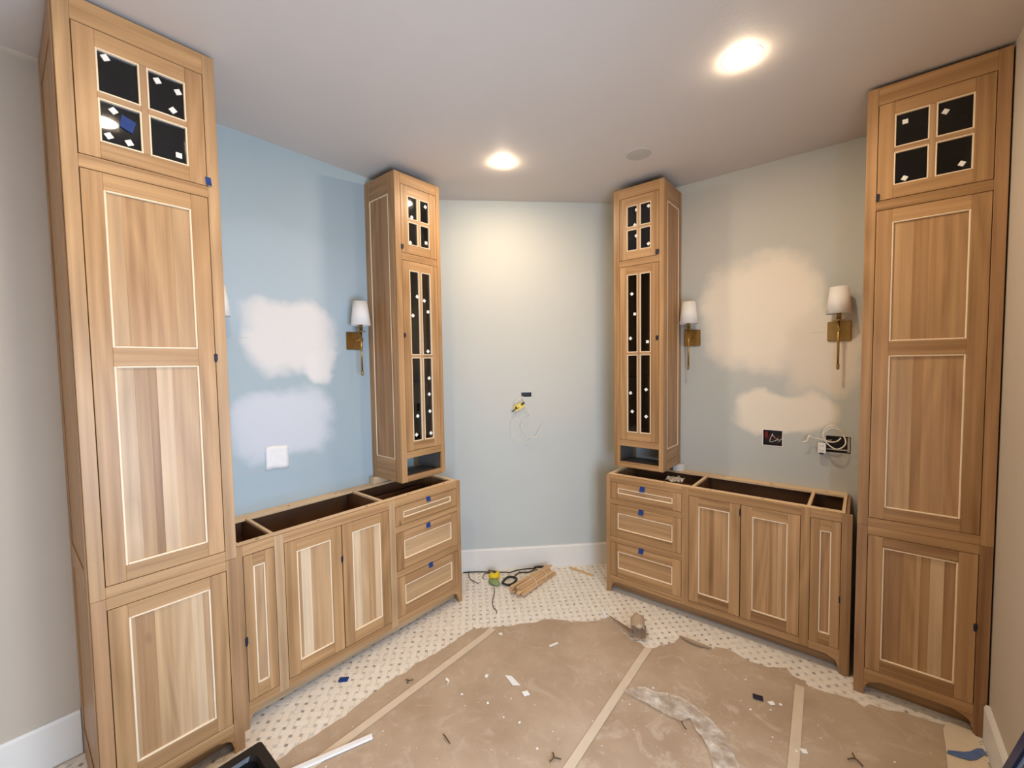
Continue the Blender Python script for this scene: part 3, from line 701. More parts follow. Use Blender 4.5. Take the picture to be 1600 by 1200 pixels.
# ---- upper glazed cabinets
def upper_unit(org,rz,W,D,label,sgu,sgd,expose_left):
    root=empty('upper_cabinet',org,rz,label,'cabinet','narrow glazed upper cabinets')
    yf=-D; U,T3=0.9222,2.9376
    for s in (0,1):
        a,b=(0.004,0.018) if s==0 else (W-0.018,W-0.004)
        MB().board((a,-0.001,U),(b,yf+0.0205,T3),tone=T(0.42,0,0.2)).build('side_panel',WOOD,root)
    # exposed side dressed with a frame and bead
    xe=(0.0,0.004) if expose_left else (W-0.004,W)
    f=MB(); y_in,y_out=-0.058,yf+0.072
    for a,b,z0,z1,g in ((-0.001,y_in,U,T3,2),(y_out,yf+0.0205,U,T3,2),(y_in,y_out,U,1.072,1),(y_in,y_out,2.806,T3,1)):
        f.board((xe[0],a,z0),(xe[1],b,z1),grain=g,tone=T(0.48))
    f.build('side_frame',WOOD,root)
    bd=MB(); bw=0.007; xb=(-0.001,0.0045) if expose_left else (W-0.0045,W+0.001)
    for a,b,z0,z1 in ((y_in,y_in-bw,1.072,2.806),(y_out+bw,y_out,1.072,2.806),(y_in-bw,y_out+bw,1.072,1.072+bw),(y_in-bw,y_out+bw,2.806-bw,2.806)): bd.board((xb[0],a,z0),(xb[1],b,z1))
    bd.build('bead',BEAD,root,label='pale bead around the side panel')
    other=(W-0.004,W) if expose_left else (0,0.004)
    MB().board((other[0],-0.001,U),(other[1],yf+0.0205,T3),tone=T(0.45)).build('side_skin',WOOD,root)
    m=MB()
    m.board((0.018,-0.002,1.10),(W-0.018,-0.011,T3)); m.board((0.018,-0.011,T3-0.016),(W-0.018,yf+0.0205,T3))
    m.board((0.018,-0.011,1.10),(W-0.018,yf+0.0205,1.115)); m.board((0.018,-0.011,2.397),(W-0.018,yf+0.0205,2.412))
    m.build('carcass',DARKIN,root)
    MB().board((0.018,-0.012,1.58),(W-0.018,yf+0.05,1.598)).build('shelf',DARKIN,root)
    nm=MB(); nm.board((0.0182,-0.06,0.9435),(0.0205,yf+0.021,1.0995)); nm.board((W-0.0205,-0.06,0.9435),(W-0.0182,yf+0.021,1.0995)); nm.board((0.0182,-0.10,0.928),(W-0.0182,yf+0.021,0.943))
    nm.build('niche_lining',NICHEIN,root)
    lw=0.0445; rw=W-0.032
    for a,b in ((0,lw),(rw,W)): MB().board((a,yf,U),(b,yf+0.0195,T3),tone=T(0.48)).build('stile',WOOD,root)
    for z0,z1 in ((U,0.9601),(1.0788,1.1228),(2.3836,2.4277),(2.8677,T3)): MB().board((lw,yf+0.0004,z0),(rw,yf+0.0195,z1),grain=0,tone=T(0.48)).build('rail',WOOD,root)
    g0,g1=(0.101,0.279)
    d1=glass_door(root,lw,rw,2.4277,2.8677,yf,g0,g1,2.489,2.807,2.648,sgu,mw=0.017)
    d2=glass_door(root,lw,rw,1.1228,2.3836,yf,g0+0.001,g1-0.001,1.184,2.323,1.757,sgd,mw=0.017)
    # stray packing strip inside, behind the lower glass
    MB().board((0.06,-0.10,1.116),(0.30,-0.13,1.128),grain=0,tone=T(0.5)).build('loose_shelf_strip',WOOD,root)
    return root,d1,d2,yf
LUu=[(0.254,2.773),(0.139,2.675),(0.122,2.506),(0.254,2.531)]
LUd=[(0.167,2.157),(0.226,2.136),(0.256,2.063),(0.128,2.028),(0.248,1.791),(0.252,1.605),(0.25,1.494),(0.252,1.375),(0.146,1.352),(0.132,1.226),(0.256,1.221)]
RUu=[(0.172,2.772),(0.259,2.778),(0.159,2.669),(0.17,2.591),(0.259,2.519)]
RUd=[(0.136,2.185),(0.158,2.04),(0.125,1.867),(0.252,1.838),(0.242,1.499),(0.125,1.471),(0.138,1.336),(0.242,1.306)]
ul,u1,u2,yul=upper_unit((0,2.147,0),PI/2,0.372,0.345,'narrow glazed oak upper cabinet above the left drawers, near the blue wall',LUu,LUd,True)
ur,v1,v2,yur=upper_unit((1.229,WL,0),0,0.369,0.3615,'narrow glazed oak upper cabinet above the right drawers, beside a sconce',RUu,RUd,False)
latch(u1,0.050,2.469,yul,w=0.018,h=0.026); latch(u2,0.051,1.897,yul,w=0.014,h=0.022)
latch(v1,0.325,2.454,yur,w=0.024,h=0.028); latch(v2,0.325,1.865,yur,w=0.018,h=0.026)
# support blocks under the uppers
tag(MB().board((0.016,2.115,0.8765),(0.062,2.235,0.9218),tone=T(.8,.8)).build('support_block',RAW),'raw wood block between left base cabinet and upper cabinet','wood block')
tag(MB().board((1.565,3.706,0.8765),(1.640,3.760,0.9218)).build('support_block',M_WHITE),'white block under the rear corner of the right upper cabinet','wood block')
tag(MB().board((0.016,2.40,0.8765),(0.062,2.50,0.9218)).build('support_block',RAW),'wood block hidden under the far rear corner of the left upper cabinet','wood block')
tag(MB().board((1.255,3.706,0.8765),(1.32,3.760,0.9218)).build('support_block',M_WHITE),'block under the far rear corner of the right upper cabinet','wood block')
# crumpled clear packet hanging in the corner bay of the right base
def crumple(name,mat,poly,z0,amp,step=0.02,thick=0.0006,seed=0,scale=14,**k):
    xs=[p[0] for p in poly]; ys=[p[1] for p in poly]
    pts=[Vector(p) for p in poly]; n=len(pts)
    # densify border
    bp_=[]
    for i in range(n):
        a,b=pts[i],pts[(i+1)%n]; q=max(1,int((b-a).length/step))
        bp_+=[a+(b-a)*(t/q) for t in range(q)]
    nb=len(bp_); inn=[]
    pl=[tuple(p) for p in bp_]
    x=min(xs)
    while x<max(xs):
        y=min(ys)
        while y<max(ys):
            jx,jy=x+random.uniform(-.3,.3)*step,y+random.uniform(-.3,.3)*step
            if inside(jx,jy,pl) and dist_poly(jx,jy,pl)>step*0.45: inn.append(Vector((jx,jy)))
            y+=step
        x+=step
    vs,es,fs,_,_,_=geometry.delaunay_2d_cdt(bp_+inn,[(i,(i+1)%nb) for i in range(nb)],[list(range(nb))],1,1e-6)
    me=bpy.data.meshes.new(name)
    V=[(v.x,v.y,z0+amp*(0.5+0.5*noise.noise(Vector((v.x*scale,v.y*scale,seed)))+0.25*noise.noise(Vector((v.x*scale*2.3,v.y*scale*2.3,seed+5))))) for v in vs]
    me.from_pydata(V,[],fs); me.materials.append(mat)
    for p in me.polygons: p.use_smooth=True
    o=bpy.data.objects.new(name,me); scene.collection.objects.link(o)
    if thick:
        md=o.modifiers.new('s','SOLIDIFY'); md.thickness=thick; md.offset=1
    return tag(o,**k)
crumple('plastic_scrap',M_FILM,[(1.60,3.44),(1.70,3.43),(1.71,3.53),(1.65,3.57),(1.60,3.52)],0.845,0.05,step=0.012,seed=4,scale=30,label='crumpled clear plastic scrap in the open top of the right base cabinet',cat='plastic scrap')

# ------------------------------------------------------------------ sconces
def sconce(org,rz,label):
    """local: wall at y=0, outward -y"""
    root=empty('wall_sconce',org,rz,label,'wall lamp','brass wall sconces')
    zc=1.866; off=-0.092
    m=MB().board((-0.058,-0.001,zc-0.059),(0.058,-0.014,zc+0.059),ch=0.004); m.build('backplate',M_BRASS,root)
    MB().tube([(0,-0.014,zc+0.004),(0,off,zc+0.004)],0.0055,n=12).build('arm',M_BRASS,root)
    m=MB().tube([(0,off,1.652),(0,off,1.940)],0.0062,n=14)
    m.board((-0.010,off-0.010,zc-0.006),(0.010,off+0.010,zc+0.014),ch=0.002); m.build('stem',M_BRASS,root)
    MB().lathe([(0.0005,1.632),(0.005,1.634),(0.0085,1.642),(0.0075,1.650),(0.0062,1.654),(0.0095,1.657),(0.0095,1.662),(0.006,1.664)],(0,off,0),n=16).build('finial',M_BRASS,root)
    MB().lathe([(0.0065,1.922),(0.030,1.924),(0.031,1.927),(0.012,1.930),(0.012,1.96),(0.0125,1.985),(0.0005,1.986)],(0,off,0),n=24).build('lamp_holder',M_BRASS,root)
    m=MB().lathe([(0.0635,1.965),(0.0455,2.122),(0.0435,2.122),(0.0615,1.965),(0.0635,1.965)],(0,off,0),n=36)
    sh=m.build('lamp_shade',M_SHADE,root)
    MB().lathe([(0.0005,1.985),(0.012,1.99),(0.018,2.01),(0.014,2.035),(0.0005,2.045)],(0,off,0),n=18).build('bulb',M_WHITE,root)
    for k in range(3):
        a=k*2*PI/3; MB().tube([(0.01*math.cos(a),off+0.01*math.sin(a),1.984),(0.055*math.cos(a),off+0.055*math.sin(a),2.02)],0.0012,n=6).build('shade_spoke',M_BRASS,root)
    return root
sconce((0,2.036,0),PI/2,'brass sconce with white shade on the blue wall beside the left upper cabinet')
sconce((0,1.222,0),PI/2,'sconce mostly hidden behind the left tall cabinet, only a sliver of shade showing')
sconce((1.681,WL,0),0,'brass sconce with white shade beside the right upper cabinet')
sconce((2.541,WL,0),0,'brass sconce with white shade beside the right tall cabinet')

# ------------------------------------------------------------------ ceiling fittings
for k,((x,y),lab) in enumerate(zip(LAMPS,('recessed ceiling light, the larger one towards the right wall','recessed ceiling light, the smaller one near the back wall','recessed ceiling light above the left tall cabinet side, out of the frame','recessed ceiling light behind the viewer'))):
    t=empty('ceiling_light',(x,y,CH),0,lab,'ceiling light','recessed ceiling lights')
    MB().lathe([(0.0005,-0.013),(0.030,-0.012),(0.048,-0.009),(0.056,-0.005),(0.058,-0.0005)],(0,0,0),n=32).build('lens',M_LAMP,t)
    MB().lathe([(0.0582,-0.0008),(0.0585,-0.0012),(0.076,-0.0010),(0.080,-0.0003)],(0,0,0),n=40).build('trim_ring',M_WHITE,t)
t=empty('ceiling_speaker',(1.557,3.094,CH),0,'round grey speaker grille in the ceiling','ceiling speaker')
MB().lathe([(0.0005,-0.006),(0.060,-0.006),(0.064,-0.005)],(0,0,0),n=40).build('grille',M_SPK,t)
MB().lathe([(0.0645,-0.005),(0.068,-0.007),(0.075,-0.006),(0.078,-0.0005)],(0,0,0),n=40).build('rim',M_SPK,t)

# ------------------------------------------------------------------ wall boxes and wires
def curve_pts(ctrl,n=10,closed=False):
    P=[Vector(c) for c in ctrl]; m=len(P); out=[]
    rng=range(m) if closed else range(m-1)
    for i in rng:
        p0=P[(i-1)%m] if (closed or i>0) else P[0]; p1=P[i]; p2=P[(i+1)%m]; p3=P[(i+2)%m] if (closed or i+2<m) else P[-1]
        for k in range(n):
            t=k/n; out.append(0.5*((2*p1)+(p2-p0)*t+(2*p0-5*p1+4*p2-p3)*t*t+(3*p1-p0-3*p2+p3)*t**3))
    if not closed: out.append(P[-1])
    return out
def recess(root,x0,x1,z0,z1,mat,d=0.05):
    m=MB(); t=0.002
    e=0.004
    m.board((x0-e,WL+d,z0-e),(x1+e,WL+d+t,z1+e))
    m.board((x0-e,WL+0.0003,z0-e),(x0,WL+d,z1+e),ch=0.0002); m.board((x1,WL+0.0003,z0-e),(x1+e,WL+d,z1+e),ch=0.0002)
    m.board((x0,WL+0.0003,z0-e),(x1,WL+d,z0),ch=0.0002); m.board((x0,WL+0.0003,z1),(x1,WL+d,z1+e),ch=0.0002)
    return m.build('box_shell',mat,root)
t=empty('electrical_box',(0,0,0),0,'open dark electrical box with wires, the small one left of the coiled cable','electrical box','open electrical boxes')
recess(t,*BOX1,M_DKGREY)
m=MB()
for a,b,c,d in ((BOX1[0]-0.006,BOX1[1]+0.006,BOX1[3],BOX1[3]+0.006),(BOX1[0]-0.006,BOX1[1]+0.006,BOX1[2]-0.006,BOX1[2]),(BOX1[0]-0.006,BOX1[0],BOX1[2],BOX1[3]),(BOX1[1],BOX1[1]+0.006,BOX1[2],BOX1[3])): m.board((a,WL-0.0005,c),(b,WL-0.004,d))
m.build('mud_ring',M_TRIM,t,label='pale plaster ring around the hole')
for k in range(6):
    y=WL+random.uniform(0.003,0.03); cx=random.uniform(2.165,2.235)
    pts=curve_pts([(cx,WL+0.045,1.14+0.01*k),(cx+random.uniform(-.03,.03),y,1.15+random.uniform(0,.05)),(2.2+random.uniform(-.035,.035),y,1.175+random.uniform(-.03,.03)),(2.2+random.uniform(-.03,.03),WL+0.01,1.19+random.uniform(-.02,.02))],6)
    MB().tube(pts,0.0018,n=6).build('wire',[M_WCABLE,M_RED,M_CABLE][k%3],t)
MB().board((2.152,WL+0.004,1.175),(2.172,WL+0.02,1.215)).build('wire_cap',M_RED,t)
t=empty('electrical_box',(0,0,0),0,'wide dark electrical box behind the coiled white cable on the right wall','electrical box','open electrical boxes')
recess(t,*BOX2,M_DKGREY)
m=MB(); m.board((BOX2[0]+0.004,WL+0.010,BOX2[2]+0.012),(BOX2[1]-0.004,WL+0.014,BOX2[2]+0.020)); m.board((BOX2[1]-0.016,WL+0.006,BOX2[2]+0.004),(BOX2[1]-0.004,WL+0.012,BOX2[3]-0.004)); m.build('bracket',M_SPK,t)
# outlet hanging out with its coiled cable
t=empty('wall_outlet',(2.47,WL-0.045,1.147),0,'loose white outlet hanging from the wide electrical box by its coiled cable','outlet')
o_=(0,0,0)
m=MB(); m.board((-0.020,-0.012,-0.031),(0.021,0.012,0.031),ch=0.003); m.build('outlet_body',M_WHITE,t)
m=MB()
for zz in (-0.015,0.015):
    for xx in (-0.007,0.007): m.board((xx-0.0015,-0.0128,zz-0.004),(xx+0.0015,-0.0118,zz+0.004))
    m.board((-0.002,-0.0128,zz-0.010),(0.002,-0.0118,zz-0.007))
m.build('slots',M_BLACK,t)
MB().board((-0.012,-0.006,-0.040),(0.010,0.004,-0.0312)).build('mounting_tab',M_DKGREY,t)
def loc(pts,o): return [(p[0]-o[0],p[1]-o[1],p[2]-o[2]) for p in pts]
oo=(2.47,WL-0.045,1.147)
coil=curve_pts([(2.585,WL+0.02,1.205),(2.583,WL-0.03,1.212),(2.556,WL-0.06,1.262),(2.520,WL-0.07,1.277),(2.488,WL-0.07,1.255),(2.478,WL-0.06,1.22),(2.500,WL-0.07,1.178),(2.540,WL-0.075,1.152),(2.574,WL-0.07,1.168),(2.586,WL-0.06,1.20),(2.566,WL-0.045,1.25),(2.53,WL-0.05,1.288),(2.492,WL-0.05,1.276),(2.474,WL-0.05,1.235),(2.486,WL-0.055,1.20),(2.515,WL-0.06,1.19),(2.545,WL-0.06,1.198),(2.562,WL-0.05,1.218)],8)
MB().tube(loc(coil,oo),0.0037,n=8).build('cable',M_WCABLE,t)
MB().tube(loc(curve_pts([(2.515,WL+0.02,1.19),(2.49,WL-0.03,1.192),(2.46,WL-0.04,1.200),(2.425,WL-0.045,1.206),(2.405,WL-0.05,1.214),(2.398,WL-0.05,1.195),(2.392,WL-0.05,1.180),(2.372,WL-0.045,1.172)],8),oo),[0.0037]*30+[0.006]*27,n=8).build('cable',M_WCABLE,t,label='short white cable end with a wrapped tip')
MB().tube(loc(curve_pts([(2.50,WL+0.02,1.17),(2.488,WL-0.02,1.178),(2.475,WL-0.035,1.18)],6),oo),0.0018,n=6).build('cable',M_CABLE,t,label='thin dark wire')
MB().tube(loc(curve_pts([(2.398,WL-0.055,1.19),(2.41,WL-0.06,1.175),(2.43,WL-0.045,1.186),(2.46,WL-0.035,1.184)],6),oo),0.0022,n=6).build('cable',M_SPK,t,label='thin grey wire')
# diagonal wall: box with yellow device and pale wire
dn=Vector((1/s2,-1/s2,0)); du=Vector((1/s2,1/s2,0))
def WB(x,z,off): v=Vector((x,x+BK,z))+dn*off; return (v.x,v.y,v.z)
root=empty('electrical_box',WB(0.542,1.443,0),PI/4,'small dark slot box in the pale diagonal wall above a yellow tag','electrical box','open electrical boxes')
hw=(0.571-0.513)*s2/2; m=MB(); hz=0.018
e_=0.003
m.board((-hw-e_,0.04,-hz-e_),(hw+e_,0.042,hz+e_)); m.board((-hw-e_,0.0003,-hz-e_),(-hw,0.04,hz+e_),ch=0.0002); m.board((hw,0.0003,-hz-e_),(hw+e_,0.04,hz+e_),ch=0.0002); m.board((-hw,0.0003,-hz-e_),(hw,0.04,-hz),ch=0.0002); m.board((-hw,0.0003,hz),(hw,0.04,hz+e_),ch=0.0002)
m.build('box_shell',M_DKGREY,root)
def lb(x,z,off): return ((x-0.542)*s2,-off,z-1.443)
root=empty('yellow_control_tag',WB(0.542,1.443,0),PI/4,'yellow wire tag hanging on thin pale wires from the diagonal wall box','wire tag')
def rotbox(cx,cz,w,h,an,y0,y1):
    pts=[]
    for sx,sz in ((-1,-1),(1,-1),(1,1),(-1,1)):
        a,b=sx*w/2,sz*h/2; pts.append((cx+a*math.cos(an)-b*math.sin(an),cz+a*math.sin(an)+b*math.cos(an)))
    return MB().prism(pts,1,y0,y1)
c=lb(0.498,1.348,0); rotbox(c[0],c[2],0.088,0.046,0.50,-0.020,-0.008).build('tag_body',M_YEL,root)
rotbox(c[0]+0.030,c[2]+0.024,0.030,0.018,0.50,-0.024,-0.0205).build('tag_tab',M_DKGREY,root,label='dark brown tab')
rotbox(c[0]-0.026,c[2]-0.008,0.022,0.016,0.9,-0.0215,-0.0202).build('tag_mark',plain('brown_print',(0.10,0.03,0.01)),root,label='dark printed triangle')
rotbox(c[0]-0.030,c[2]-0.024,0.070,0.006,-0.75+1.25,-0.0205,-0.006).build('tag_edge',M_CABLE,root)
MB().tube([lb(*p) for p in ((0.520,1.430,0.003),(0.512,1.418,0.012),(0.490,1.400,0.015),(0.468,1.386,0.014),(0.466,1.372,0.014),(0.480,1.36,0.012))],0.0042,n=8).build('wire',M_WCABLE,root)
MB().tube(curve_pts([lb(*p) for p in ((0.522,1.430,0.004),(0.525,1.40,0.016),(0.530,1.36,0.02),(0.548,1.31,0.02),(0.558,1.275,0.02),(0.540,1.26,0.018),(0.523,1.245,0.018))],8),0.0022,n=6).build('wire',M_WCABLE,root)
MB().tube(curve_pts([lb(*p) for p in ((0.523,1.245,0.02),(0.510,1.215,0.03),(0.507,1.18,0.035),(0.522,1.135,0.035),(0.550,1.105,0.03),(0.590,1.100,0.03),(0.602,1.125,0.032),(0.618,1.165,0.034),(0.632,1.200,0.036))],8),0.0026,n=6).build('wire',M_WCABLE,root)
MB().tube(curve_pts([lb(*p) for p in ((0.495,1.31,0.012),(0.47,1.26,0.02),(0.445,1.20,0.02),(0.455,1.10,0.02),(0.500,1.045,0.02),(0.545,1.06,0.02),(0.57,1.10,0.02))],8),0.0016,n=6).build('wire',M_SHADE,root)
# blank plate on the left wall
t=empty('blank_wall_plate',(0,1.519,1.167),0,'square white blanking sheet stuck low on the blue left wall','wall plate')
m=MB(); 
for i in range(6):
    for j in range(6):
        def Q(a,b):
            lift=0.004+0.006*max(0,noise.noise(Vector((a*3,b*3,2))))+0.008*(max(0,a-0.75)*max(0,0.3-b))*8
            return (lift,-0.063+0.127*a,-0.069+0.137*b+0.004*math.sin(a*6))
        m.quad([Q(i/6,j/6),Q((i+1)/6,j/6),Q((i+1)/6,(j+1)/6),Q(i/6,(j+1)/6)],smooth=True)
o=m.build('plate_sheet',M_WHITE,t); md=o.modifiers.new('s','SOLIDIFY'); md.thickness=0.002; md.offset=0
tag(MB().board((0.0,1.30,1.8635),(0.0006,1.40,1.8655)).build('pencil_line',M_SPK),'short grey scribe line on the blue wall left of the white patch','mark')
tag(MB().board((0.0,1.90,1.8625),(0.0006,1.975,1.8645)).build('pencil_line',M_SPK),'short grey scribe line running to the left sconce plate','mark')
tag(MB().board((0.0,1.27,1.1035),(0.0006,1.46,1.1055)).build('pencil_line',M_SPK),'grey scribe line low on the blue wall beside the white sheet','mark')
tag(MB().board((2.395,WL-0.0006,1.8635),(2.475,WL,1.8655)).build('pencil_line',M_SPK),'short grey scribe line on the cream patch left of the right sconce','mark')

# ------------------------------------------------------------------ floor protection paper and tapes
S_A=[(0.905,0.2),(0.905,2.50),(0.854,2.445),(0.762,2.355),(0.757,2.119),(0.742,2.017),(0.732,1.909),(0.745,1.852),(0.728,1.765),(0.735,1.681),(0.742,1.552),(0.756,1.488),(0.738,1.287),(0.743,1.182),(0.743,0.2)]
S_B=[(0.885,0.2),(1.735,0.2),(1.735,2.88),(1.692,2.866),(1.657,2.887),(1.594,2.886),(1.494,2.944),(1.387,3.007),(1.361,2.953),(1.30,2.88),(1.226,2.813),(1.12,2.765),(1.051,2.708),(1.045,2.671),(0.951,2.553),(0.885,2.475)]
S_C=[(1.715,0.2),(2.475,0.2),(2.475,3.098),(2.449,3.126),(2.397,3.137),(2.365,3.185),(2.341,3.166),(2.285,3.128),(2.20,3.118),(2.08,3.155),(2.012,3.128),(2.008,3.088),(1.905,3.083),(1.821,3.085),(1.816,3.022),(1.754,2.943),(1.73,2.886),(1.715,2.875)]
S_D=[(2.455,0.2),(3.085,0.2),(3.078,3.00),(3.05,3.12),(3.02,3.205),(2.992,3.205),(2.92,3.190),(2.847,3.186),(2.78,3.150),(2.716,3.144),(2.694,3.103),(2.66,3.128),(2.626,3.125),(2.55,3.105),(2.495,3.1),(2.455,3.098)]
def jag(poly):
    out=[]; n=len(poly)
    for i in range(n):
        a,b=Vector(poly[i]),Vector(poly[(i+1)%n]); q=max(1,int((b-a).length/0.03))
        if (b-a).length>0.9: q=1
        d=(b-a).normalized() if (b-a).length>0 else Vector((1,0)); nn=Vector((-d.y,d.x))
        for t in range(q):
            j=random.uniform(-0.005,0.005) if t else 0
            out.append(tuple(a+(b-a)*(t/q)+nn*j*1.3))
    return out
for P,mt,z,lab,sd in ((S_A,M_PAPER[0],0.0022,'narrow strip of brown floor paper next to the left base cabinet',1),(S_B,M_PAPER[1],0.0032,'wide sheet of brown floor paper mid-floor, curled at its far corner',2),
                 (S_C,M_PAPER[2],0.0022,'dusty sheet of brown floor paper under the clear plastic film',3),(S_D,M_PAPER[3],0.0032,'brown floor paper sheet in front of the right tall cabinet',4)):
    o=crumple('floor_paper',mt,jag(P),z-0.0008,0.0016,step=0.055,thick=0,seed=sd,scale=5,label=lab,cat='floor paper',group='brown floor protection paper')
    if sd==2:
        # curled flap at the far corner: rising strip and a roll
        fl=MB(); n=14
        A,Bp=Vector((1.387,3.010,0.006)),Vector((1.585,2.895,0.006)); ax=(Bp-A).normalized(); out=Vector((ax.y*-1,ax.x,0)) 
        for i in range(n):
            for j in range(5):
                def Q(i,j):
                    u=i/n; ph=j/5*PI*0.85; r=0.004+0.020*u
                    p=A+(Bp-A)*u; return p+out*(-0.0+r*math.sin(ph))+Vector((0,0,r*(1-math.cos(ph))))
                fl.quad([Q(i,j),Q(i+1,j),Q(i+1,j+1),Q(i,j+1)],smooth=True)
        fl.build('curled_edge',M_PAPEREDGE,o,label='edge of the sheet rolled up')
        rl=MB(); C0=Vector((1.612,2.955,0.058)); axd=Vector((-0.40,0.917,0)); od=Vector((0.917,0.40,0))
        for i in range(26):
            for j in range(9):
                def Q(i,j):
                    a=-PI*0.35+i/26*PI*1.75; r=0.056-0.014*i/26
                    w=(j/9-0.5)*(0.120+0.020*math.sin(i*1.1)+0.010*math.sin(i*2.7))
                    return C0+od*(-r*math.sin(a)*0.95)+Vector((0,0,-r*math.cos(a)))+axd*w
                rl.quad([Q(i,j),Q(i+1,j),Q(i+1,j+1),Q(i,j+1)],smooth=True)
        q=rl.build('curled_edge',M_PAPER[0],o,label='torn paper flap curled into a roll'); md=q.modifiers.new('s','SOLIDIFY'); md.thickness=0.0012
    if sd==3:
        fl=MB(); n=12; A,Bp=Vector((1.822,3.088,0.005)),Vector((2.008,3.092,0.005))
        for i in range(n):
            for j in range(5):
                def Q(i,j):
                    u=i/n; ph=j/5*PI*0.9; r=0.012*math.sin(0.3+u*2.6)+0.002
                    return A+(Bp-A)*u+Vector((0,-0.02*math.sin(u*PI),0))+Vector((0,r*math.sin(ph)*-1,r*(1-math.cos(ph))))
                fl.quad([Q(i,j),Q(i+1,j),Q(i+1,j+1),Q(i,j+1)],smooth=True)
        fl.build('curled_edge',M_PAPEREDGE,o,label='raised edge of the sheet')
def strip(name,pts,w,z,mat,**k):
    m=MB(); P=[Vector(p) for p in pts]
    for a,b in zip(P,P[1:]):
        d=(b-a).normalized(); nn=Vector((-d.y,d.x))*w/2; q=max(1,int((b-a).length/0.05))
        for t in range(q):
            u,v=a+(b-a)*(t/q),a+(b-a)*((t+1)/q)
            zz=lambda p: z+0.0006*noise.noise(Vector((p.x*9,p.y*9,0)))*0.5
            m.quad([(u.x+nn.x,u.y+nn.y,zz(u)),(u.x-nn.x,u.y-nn.y,zz(u)),(v.x-nn.x,v.y-nn.y,zz(v)),(v.x+nn.x,v.y+nn.y,zz(v))],smooth=True)
    return m.build(name,mat,**k)
strip('seam_tape',[(0.890,0.3),(0.885,1.25),(0.870,2.38),(0.862,2.435)],0.044,0.0056,M_MTAPE,label='pale tape along the seam nearest the left cabinets',cat='tape',group='pale seam tapes on the floor paper')
strip('seam_tape',[(1.765,0.3),(1.742,1.94),(1.716,2.70),(1.712,2.868)],0.041,0.0056,M_MTAPE,label='pale tape along the middle seam of the floor paper',cat='tape',group='pale seam tapes on the floor paper')
strip('seam_tape',[(2.500,0.3),(2.466,2.54),(2.437,3.07)],0.040,0.0056,M_MTAPE,label='pale tape along the seam nearest the right tall cabinet',cat='tape',group='pale seam tapes on the floor paper')
# pale card with blue tape in the right corner
crumple('card_sheet',M_CARD,[(2.955,2.80),(3.085,2.80),(3.094,2.95),(3.090,3.06),(3.083,3.170),(3.064,3.268),(2.992,3.236),(2.97,3.16),(2.967,3.04),(2.960,2.93)],0.0062,0.002,step=0.03,thick=0,seed=9,scale=6,label='pale card laid over the paper in front of the right tall cabinet foot',cat='card')
crumple('blue_tape_strip',plain('blue_tape_worn',(0.10,0.16,0.34),rough=0.7,noise_amt=0.3,scale=40),[(2.971,3.023),(3.002,3.041),(3.025,3.055),(3.045,3.075),(3.068,3.111),(3.087,3.125),(3.094,3.102),(3.079,3.073),(3.057,3.035),(3.033,3.011),(3.002,3.003),(2.979,3.0),(2.965,3.0)],0.0092,0.002,step=0.012,thick=0,seed=2,scale=8,label='worn blue tape across the pale card in the right corner',cat='tape')
# clear film
crumple('plastic_film',M_FILM,[(1.735,2.462),(1.796,2.544),(1.87,2.560),(1.943,2.596),(2.036,2.598),(2.143,2.55),(2.208,2.506),(2.29,2.385),(2.36,2.25),(2.41,2.05),(2.33,1.98),(2.27,2.15),(2.216,2.300),(2.176,2.383),(2.129,2.431),(2.089,2.461),(2.06,2.501),(2.031,2.46),(1.963,2.451),(1.859,2.457),(1.766,2.455)],0.0065,0.016,step=0.013,thick=0,seed=6,scale=20,label='crumpled strip of clear plastic film lying on the floor paper',cat='plastic film')
# ------------------------------------------------------------------ loose items
def lying(name,mat,a,b,w,h,z,**k):
    A,Bv=Vector(a),Vector(b); d=Bv-A; an=math.atan2(d.y,d.x)
    m=MB().board((-d.length/2,-w/2,0),(d.length/2,w/2,h),grain=0,tone=T(.6,.2)); o=m.build(name,mat); c=(A+Bv)/2
    o.location=(c.x,c.y,z); o.rotation_euler=(0,0,an); return tag(o,**k)
lying('trim_offcut',M_WHITE,(0.966,1.503),(0.80,1.06),0.026,0.010,0.0060,label='long white trim offcut lying near the left front of the floor paper',cat='trim offcut')
lying('wood_strip',M_PINE,(0.815,3.433),(1.037,3.430),0.020,0.008,0.0008,label='single thin wood strip on the mosaic by the back baseboard',cat='wood strip')
lying('plastic_offcut',M_WHITE,(1.306,3.054),(1.372,2.990),0.018,0.012,0.0008,label='short white offcut at the far edge of the floor paper',cat='offcut')
for a,b,lab in (((0.505,1.590),(0.540,1.625),'small blue tape square on the mosaic in front of the left base cabinet'),((2.262,2.842),(2.305,2.852),'small dark blue tape square on the dusty floor paper')):
    lying('tape_scrap',M_BLUE if a[0]<1 else M_DTAPE,a,b,0.034,0.004,0.0008 if a[0]<1 else 0.0058,label=lab,cat='tape scrap',group='tape scraps on the floor')
def chip(poly,z,mat,name,lab,cat,h=0.002): tag(MB().prism(poly,2,z,z+h).build(name,mat),lab,cat)
chip([(1.190,2.172),(1.222,2.190),(1.300,2.168),(1.268,2.142)],0.0056,M_WHITE,'paper_scrap','white diamond shaped paper scrap in the middle of the floor paper','paper scrap')
chip([(1.335,2.135),(1.352,2.160),(1.378,2.148),(1.362,2.122)],0.0056,M_STICK,'foam_scrap','tiny white foam square beside the diamond scrap','scrap',0.004)
chip([(1.240,2.520),(1.252,2.515),(1.272,2.570),(1.262,2.575)],0.0056,M_STICK,'foam_scrap','thin upright white sliver on the far part of the floor paper','scrap',0.004)
chip([(0.955,1.962),(0.985,1.955),(0.998,1.925),(0.985,1.945),(0.960,1.948)],0.0056,M_STICK,'foam_scrap','small jagged white chip right of the left seam tape','scrap',0.004)
